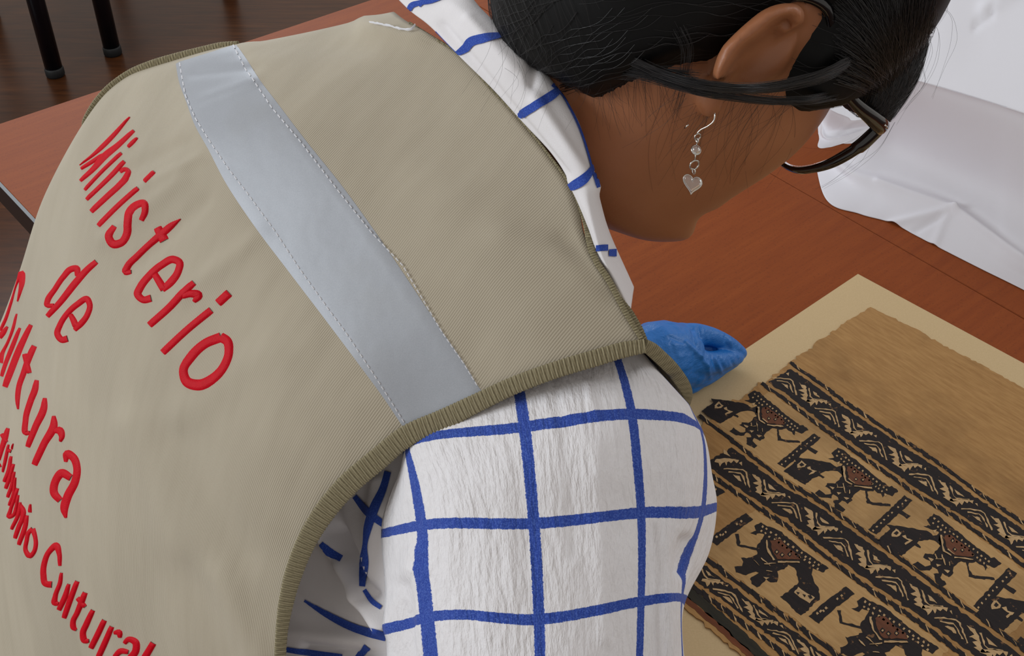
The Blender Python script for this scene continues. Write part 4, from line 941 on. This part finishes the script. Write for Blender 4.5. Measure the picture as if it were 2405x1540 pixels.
# fringe strands, flowing along the hanging lock
hv2 = [tuple(p) for p in HS.reshape(-1, 3)]; k2 = len(hv2)
HAIRB = BVHTree.FromPolygons(hv2+[tuple(p) for p in FRG.reshape(-1, 3)], grid_faces(NH, NTH, True)+[tuple(k2+i for i in q) for q in grid_faces(60, 60)])
for i in range(1500):
    x0, y0 = rs.uniform(1950, 2196), rs.uniform(-60, 200)
    x1, y1 = 2052+rs.normal(0, 16)+.18*(x0-2060), 282+rs.normal(0, 8)
    bow = 20+.35*max(0, 2110-x0)+rs.normal(0, 10); lift = abs(rs.normal(0, .0014))+.0003; pts = []
    n_ = 11; cut = rs.randint(6, 12) if rs.rand() < .5 else n_
    for t_ in np.linspace(0, 1, n_)[:cut]:
        x = x0*(1-t_)+x1*t_+bow*math.sin(math.pi*t_)*(1-.3*t_); y = y0*(1-t_)+y1*t_
        h_ = cast(HAIRB, x, y)
        if h_ is None:
            q_ = HAIRB.find_nearest(Vector(PR(x, y, .63))); p = np.array(q_[0])+np.array(q_[1])*0
        else: p = h_[0]
        v = CAMP-p; v /= np.linalg.norm(v); pts.append(p+v*lift+RX*lift*.6)
    if len(pts) >= 4: strand(pts, rs.uniform(.00006, .00014))
def px_lock(guide, count, spread, h0, h1, r, seed_depth=None, surf=HEADBVH, wob=1.0):
    for i in range(count):
        o = rs.normal(0, 1, 2)*spread; o2 = rs.normal(0, 1, 2)*spread*wob; k = len(guide); pts = []
        hh = rs.uniform(h0, h1)
        for j, g in enumerate(guide):
            t_ = j/(k-1); x, y = g[0]+o[0]*(1-t_)+o2[0]*t_, g[1]+o[1]*(1-t_)+o2[1]*t_
            if len(g) > 2: pts.append(P(x, y, g[2]-hh*.3))
            else: pts.append(head_pt(x, y, hh))
        strand(pts, rs.uniform(r*.6, r), 14)
def lock(guide, count, spread, dh_, r):
    for i in range(count):
        o = rs.normal(0, 1, 2)*spread; o2 = rs.normal(0, 1, 2)*spread; k = len(guide); hh = rs.uniform(0, dh_); ph = rs.uniform(0, 6)
        g0 = 0 if rs.rand() < .7 else rs.randint(0, k-4); g1 = k if rs.rand() < .7 else rs.randint(g0+3, k+1)
        strand([head_pt(g[0]+o[0]*(1-j/k)+o2[0]*j/k, g[1]+o[1]*(1-j/k)+o2[1]*j/k+2*math.sin(ph+j), g[2]+hh) for j, g in list(enumerate(guide))[g0:g1]], rs.uniform(r*.6, r), 16)
lock([(1330, 80, .014), (1400, 108, .010), (1480, 140, .010), (1560, 176, .012), (1640, 198, .021), (1720, 208, .024), (1800, 206, .018), (1870, 194, .019), (1930, 178, .022), (1990, 150, .022)], 420, 6, .005, .00018)
lock([(1450, 150, .006), (1545, 184, .009), (1640, 214, .018), (1740, 230, .018), (1830, 238, .014), (1900, 236, .018), (1960, 225, .020)], 160, 6, .004, .00014)
lock([(1590, 70, .012), (1610, 115, .012), (1606, 170, .012), (1590, 235, .010), (1580, 272, .006)], 18, 9, .003, .0001)
lock([(1300, 190, .004), (1380, 170, .006), (1450, 160, .008), (1540, 172, .010), (1620, 180, .014)], 160, 14, .004, .00013)
# fine flyaway hairs over cheek, neck, collar
for i in range(60):
    x0 = rs.uniform(1540, 1880); y0 = rs.uniform(190, 240); dx = -rs.uniform(20, 150); dy = rs.uniform(60, 250); b = rs.uniform(-30, 40)
    hh = rs.uniform(.0006, .004)
    strand([head_pt(x0+dx*t_+b*math.sin(math.pi*t_), y0+dy*t_, hh) for t_ in np.linspace(0, 1, 6)], .00006)
for i in range(70):
    x0 = rs.uniform(1380, 1560); y0 = rs.uniform(120, 180); dx = rs.uniform(-20, 60); dy = rs.uniform(40, 170)
    strand([head_pt(x0+dx*t_, y0+dy*t_+20*math.sin(3*t_), .002) for t_ in np.linspace(0, 1, 5)], .00006)
for i in range(26):
    x0 = rs.uniform(1150, 1400); y0 = rs.uniform(20, 160)
    dx = rs.uniform(-60, 60); dy = rs.uniform(60, 200)
    strand([PR(x0+dx*t_+20*math.sin(4*t_), y0+dy*t_, .555-.005*t_) for t_ in np.linspace(0, 1, 6)], .00005)
for g in ([(2185, 10), (2230, 30), (2240, 90), (2215, 160), (2190, 230)], [(2180, 40), (2205, 60), (2200, 130), (2165, 210), (2120, 260)], [(2190, -10), (2225, 20), (2210, 60)], [(2160, 150), (2175, 190), (2140, 240), (2100, 285)], [(2180, 80), (2190, 120), (2180, 160), (2150, 215)], [(2190, 0), (2215, 10), (2235, -20)], [(2100, 285), (2060, 350), (2000, 400), (1930, 440)], [(2060, 300), (2020, 370), (1960, 420), (1925, 445)]):
    for q in range(2): strand([P(x+rs.normal(0, 4), y+rs.normal(0, 4), .60) for x, y in g], .00006)
# nape and back strands
bd_ = np.where(offs > .003)
for i in range(700):
    k = rs.randint(len(bd_[0])); a, b = bd_[0][k], bd_[1][k]; pts = []
    if deg[a, b] < 60: continue
    aa, bb = float(a), float(b)
    for q in range(8):
        ai = int(np.clip(aa, 0, NH-1)); bi = int(bb) % NTH
        p = HS[ai, bi]; c_ = C2W((HT+.02*HU)*HS_); d = p-c_; d /= np.linalg.norm(d); pts.append(p+d*rs.uniform(.0003, .0012))
        aa -= 2.2; bb += (1.6 if b < NTH/2 else -1.6)
    strand(pts, .00009)
hc = bpy.data.hair_curves.new('hair_strands'); hc.add_curves([len(s) for s in strands])
hc.attributes['position'].data.foreach_set('vector', np.concatenate(strands).astype(np.float32).ravel())
ra = hc.attributes.get('radius') or hc.attributes.new('radius', 'FLOAT', 'POINT'); ra.data.foreach_set('value', np.concatenate(radii).astype(np.float32))
ho = bpy.data.objects.new('hair_strands', hc); COL.objects.link(ho); hc.materials.append(M_HAIR); ho.parent = hm; ho['kind'] = 'stuff'

# ------------------------------------------------------------------ eyeglasses
gl = empty('eyeglasses'); tag(gl, 'black thick-rimmed eyeglasses worn by the woman, clear lenses', 'glasses')
lens_o = [(.0616, .0151), (.0611, .010), (.0597, .0019), (.0564, -.0063), (.0514, -.0148), (.0444, -.0219), (.0379, -.0263), (.0321, -.0282), (.0235, -.0285), (.0155, -.025), (.0112, -.016), (.0098, -.003), (.0115, .009), (.018, .0155), (.033, .0185), (.048, .0188), (.0575, .018)]
lo = smooth_path(np.array(lens_o+[lens_o[0]]), 90)[:-1]; cl_ = lo.mean(0)
for sg in (1, -1):
    c = np.array([Hd(sg*r, u, .0945-.10*(abs(r)-.034)**2*0) for r, u in lo]); n_ = len(lo)
    rr, uu = lo[:, 0]*sg, lo[:, 1]
    v = []; k = 12
    for i in range(n_):
        out = lo[i]-cl_; out = out/np.linalg.norm(out); th_w = .0022+.0022*smoothstep((abs(lo[i, 0])-.045)/.015)*(lo[i, 1] > -.02)
        for j in range(k):
            a = 2*math.pi*j/k; x = np.sign(math.cos(a))*abs(math.cos(a))**.6*th_w*.62; y = np.sign(math.sin(a))*abs(math.sin(a))**.6*(.0026+.0012*(lo[i, 1] > 0))
            q = lo[i]+out*x; v.append(Hd(sg*q[0], q[1], .0945+y))
    link('rim', mesh('rim', v, grid_faces(n_, k, True)+[((n_-1)*k+j, (n_-1)*k+(j+1) % k, (j+1) % k, j) for j in range(k)]), M_FRAME, gl)
    # minus lens: flat front, hollow back
    v = []; f = []; RN = 14
    for side_ in (0, 1):
        for a in range(RN+1):
            s_ = a/RN
            for i in range(n_):
                q = cl_+(lo[i]-cl_)*s_*.985; z = .0965-.0006*s_*s_ if side_ == 0 else .0950-.0034*s_*s_
                v.append(Hd(sg*q[0], q[1], z))
    m_ = (RN+1)*n_
    f += grid_faces(RN+1, n_, True); f += [tuple(m_+i for i in q[::-1]) for q in grid_faces(RN+1, n_, True)]
    f += [(RN*n_+i, RN*n_+(i+1) % n_, m_+RN*n_+(i+1) % n_, m_+RN*n_+i) for i in range(n_)]
    me = mesh('lens', v, f); 
    import bmesh
    b = bmesh.new(); b.from_mesh(me); bmesh.ops.remove_doubles(b, verts=b.verts, dist=1e-6); bmesh.ops.recalc_face_normals(b, faces=b.faces); b.to_mesh(me); b.free()
    link('lens', me, M_LENS, gl)
    tp_ = [Hd(sg*.0625, .0155, .0955), Hd(sg*.0665, .0155, .091), Hd(sg*.0695, .015, .080), Hd(sg*.0735, .016, .045), Hd(sg*.0735, .027, .022), Hd(sg*.0740, .035, .004), Hd(sg*.0730, .030, -.012), Hd(sg*.0705, .012, -.022)]
    tm = MB(); tm.tube(smooth_path(tp_, 40), np.interp(np.linspace(0, 1, 40), [0, .1, .3, 1], [.0042, .0045, .003, .0026]), 12, flat=.6, ref=dirW(HR)); tb = tm.build('temple', M_FRAME, gl)
    hg = MB(); hg.tube([Hd(sg*.0688, .0165, .0905), Hd(sg*.0700, .0165, .0860)], .0009, 10); hg.build('hinge_rivet', M_SILVER, tb)
bg = MB(); bg.tube(smooth_path([Hd(.0105, .004, .0950), Hd(.005, .0075, .0975), Hd(-.005, .0075, .0975), Hd(-.0105, .004, .0950)], 16), .0022, 10); bg.build('bridge', M_FRAME, gl)

# ------------------------------------------------------------------ earring
eg = empty('earring'); tag(eg, 'silver drop earring with bead, rings and heart charm, hanging below the ear', 'earring')
dh = (head_pt(1672, 256, .006)-CAMP)@FW
hk = [PR(1666, 244, dh+.004), PR(1672, 254, dh-.001), PR(1679, 269, dh-.003), PR(1676, 284, dh-.002), PR(1664, 295, dh), PR(1644, 306, dh+.003), PR(1637, 313, dh+.004)]
m = MB(); m.tube(smooth_path(hk, 40), .00038, 10); m.tube([PR(1617, 292, dh+.004), PR(1608, 301, dh+.006)], .00036, 10); m.build('hook', M_SILVER, eg)
base = PR(1639, 315, dh+.004)
def drop(py):
    a, b = 0, .08
    for _ in range(40):
        c = (a+b)/2
        if PROJ(base-np.array([0, 0, c]))[1] < py: a = c
        else: b = c
    return base-np.array([0, 0, a])
ax = np.array([.35, -.94, 0.]); 
def ring(mb, c, R, r, nrm):
    nrm = np.array(nrm, float)/np.linalg.norm(nrm); u = np.cross(nrm, [0, 0, 1]); u /= np.linalg.norm(u); w = np.cross(nrm, u); k = 28
    pts = [c+R*(math.cos(t_)*u+math.sin(t_)*w) for t_ in np.linspace(0, 2*math.pi, k+1)]; v, f = tube(pts, r, 8, False); mb.add(v, f)
m = MB(); ring(m, drop(321), .0016, .00035, ax); ring(m, drop(329), .0012, .00035, (.94, .35, 0)); m.tube([drop(330), drop(341)], .00035, 8); m.build('wire', M_SILVER, eg)
m = MB(); m.add(*blob(drop(352), .0021, 12)); bb_ = m.build('bead', M_CRYST, eg)
m = MB(); ring(m, drop(352), .0023, .0004, (.3, -.6, .74)); m.tube([drop(361), drop(377)], .00035, 8); m.build('bead_setting', M_SILVER, bb_)
m = MB(); ring(m, drop(387), .0024, .00048, ax); m.build('ring', M_SILVER, eg)
m = MB(); ring(m, drop(401), .0013, .0004, (.9, .4, 0)); m.build('ring', M_SILVER, eg)
c = drop(431); m = MB(); tv_ = CAMP-c; tv_ /= np.linalg.norm(tv_); u = np.cross(tv_, [0, 0, 1.]); u /= np.linalg.norm(u); w = np.cross(u, tv_)
if w[2] < 0: w = -w
hv_ = []; N_ = 40
for s_ in (0, .35, .7, .92, 1.0):
    for i in range(N_):
        t_ = 2*math.pi*i/N_; x = 16*math.sin(t_)**3; y = 13*math.cos(t_)-5*math.cos(2*t_)-2*math.cos(3*t_)-math.cos(4*t_)
        hv_.append((x/16*s_, y/15*s_, .30*math.sqrt(max(0, 1-s_*s_))+.06))
R_ = .0046
P3 = [c+R_*(x*(u*.98+w*.18)+y*w+z*tv_) for x, y, z in hv_]; P4 = [c+R_*(x*(u*.98+w*.18)+y*w-z*.6*tv_) for x, y, z in hv_]
m.add(P3+P4, grid_faces(5, N_, True)+[tuple(5*N_+i for i in q[::-1]) for q in grid_faces(5, N_, True)]+[(4*N_+i, 4*N_+(i+1) % N_, 9*N_+(i+1) % N_, 9*N_+i) for i in range(N_)])
ch = m.build('heart_charm', M_CRYST, eg)
m = MB(); k = [c+R_*1.02*(x*(u*.98+w*.18)+y*w) for x, y, z in hv_[4*N_:]]; v, f = tube(k+[k[0]], .00032, 8, False); m.add(v, f); m.build('charm_rim', M_SILVER, ch)

# ------------------------------------------------------------------ gloved hand pinching the board's edge
gm = MB()
def finger(pts, rad, n=20):
    p = smooth_path([PZ(*q) for q in pts], n); gm.tube(p, np.interp(np.linspace(0, 1, n), np.linspace(0, 1, len(rad)), rad), 18)
    gm.add(*blob(p[-1], rad[-1]*.98, 8))
finger([(1340, 846, .812), (1375, 848, .811), (1440, 848, .806), (1490, 846, .802), (1540, 838, .797), (1585, 832, .793)], [.031, .029, .0265, .0255, .030, .026])       # wrist and palm
finger([(1535, 828, .800), (1575, 815, .797), (1600, 803, .794)], [.026, .024, .017])
finger([(1545, 850, .793), (1590, 862, .784), (1620, 868, .779)], [.026, .024, .016])
finger([(1590, 806, .798), (1612, 794, .799), (1650, 787, .796), (1690, 798, .787), (1722, 816, .776), (1739, 829, .768)], [.015, .0118, .0086, .0078, .0072, .0060])   # index
finger([(1575, 840, .798), (1612, 846, .793), (1655, 852, .785), (1695, 846, .776), (1730, 838, .768)], [.018, .0125, .0098, .0090, .0068])   # thumb
finger([(1590, 862, .785), (1630, 872, .778), (1665, 868, .770), (1700, 856, .765), (1722, 846, .763)], [.015, .0105, .009, .0080, .0065])    # middle
finger([(1590, 826, .780), (1640, 822, .776), (1690, 828, .770), (1715, 836, .766)], [.016, .012, .011, .009])
finger([(1575, 872, .782), (1615, 884, .774), (1645, 886, .768), (1672, 876, .764), (1690, 866, .763)], [.015, .0108, .0092, .0080, .0068])   # ring
finger([(1560, 884, .778), (1595, 898, .771), (1620, 902, .766), (1640, 894, .764)], [.014, .0102, .0088, .0075])   # little
tmp = link('g', mesh('g', gm.v, gm.f), M_GLOVE)
rm = tmp.modifiers.new('r', 'REMESH'); rm.mode = 'VOXEL'; rm.voxel_size = .0011; rm.use_smooth_shade = True
s2 = tmp.modifiers.new('s', 'SMOOTH'); s2.iterations = 5; s2.factor = .5
dg = bpy.context.evaluated_depsgraph_get(); gme = bpy.data.meshes.new_from_object(tmp.evaluated_get(dg)); gme.name = 'glove'
bpy.data.objects.remove(tmp)
# stretched wrinkles of the thin glove: real relief
n_v = len(gme.vertices); co = np.empty(n_v*3, np.float32); gme.vertices.foreach_get('co', co); co = co.reshape(-1, 3).astype(float)
no = np.empty(n_v*3, np.float32); gme.vertices.foreach_get('normal', no); no = no.reshape(-1, 3)
gx, gy, _ = PROJ(co); dz = np.zeros(n_v)
def gz(x, y): return (1500+x/7, 730+y/7)
for a, b, h, w_ in (((520, 430), (780, 540), -.0010, 4), ((780, 520), (1010, 740), .0016, 5), ((1010, 740), (1130, 900), .0014, 5), ((880, 300), (930, 560), -.0010, 4), ((990, 260), (1010, 440), -.0010, 3.5), ((1100, 330), (1120, 450), .0008, 4), ((1200, 740), (1290, 980), -.0012, 4), ((1260, 790), (1360, 1010), .0012, 4),
                    ((1330, 780), (1400, 930), -.0012, 4), ((1500, 760), (1560, 900), -.0008, 4), ((1130, 880), (1180, 1100), .0011, 5), ((1420, 420), (1440, 560), -.0008, 4), ((1510, 500), (1520, 580), .0008, 4), ((540, 520), (620, 800), -.0008, 6), ((1560, 640), (1650, 760), .0007, 4)):
    dz += h*np.exp(-(seg_d(gx, gy, gz(*a), gz(*b))/w_)**2)
co += no*dz[:, None]; gme.vertices.foreach_set('co', co.astype(np.float32).ravel()); gme.update()
go = link('glove', gme, [], person); 
if not gme.materials: gme.materials.append(M_GLOVE)
go['label'] = 'blue nitrile glove'
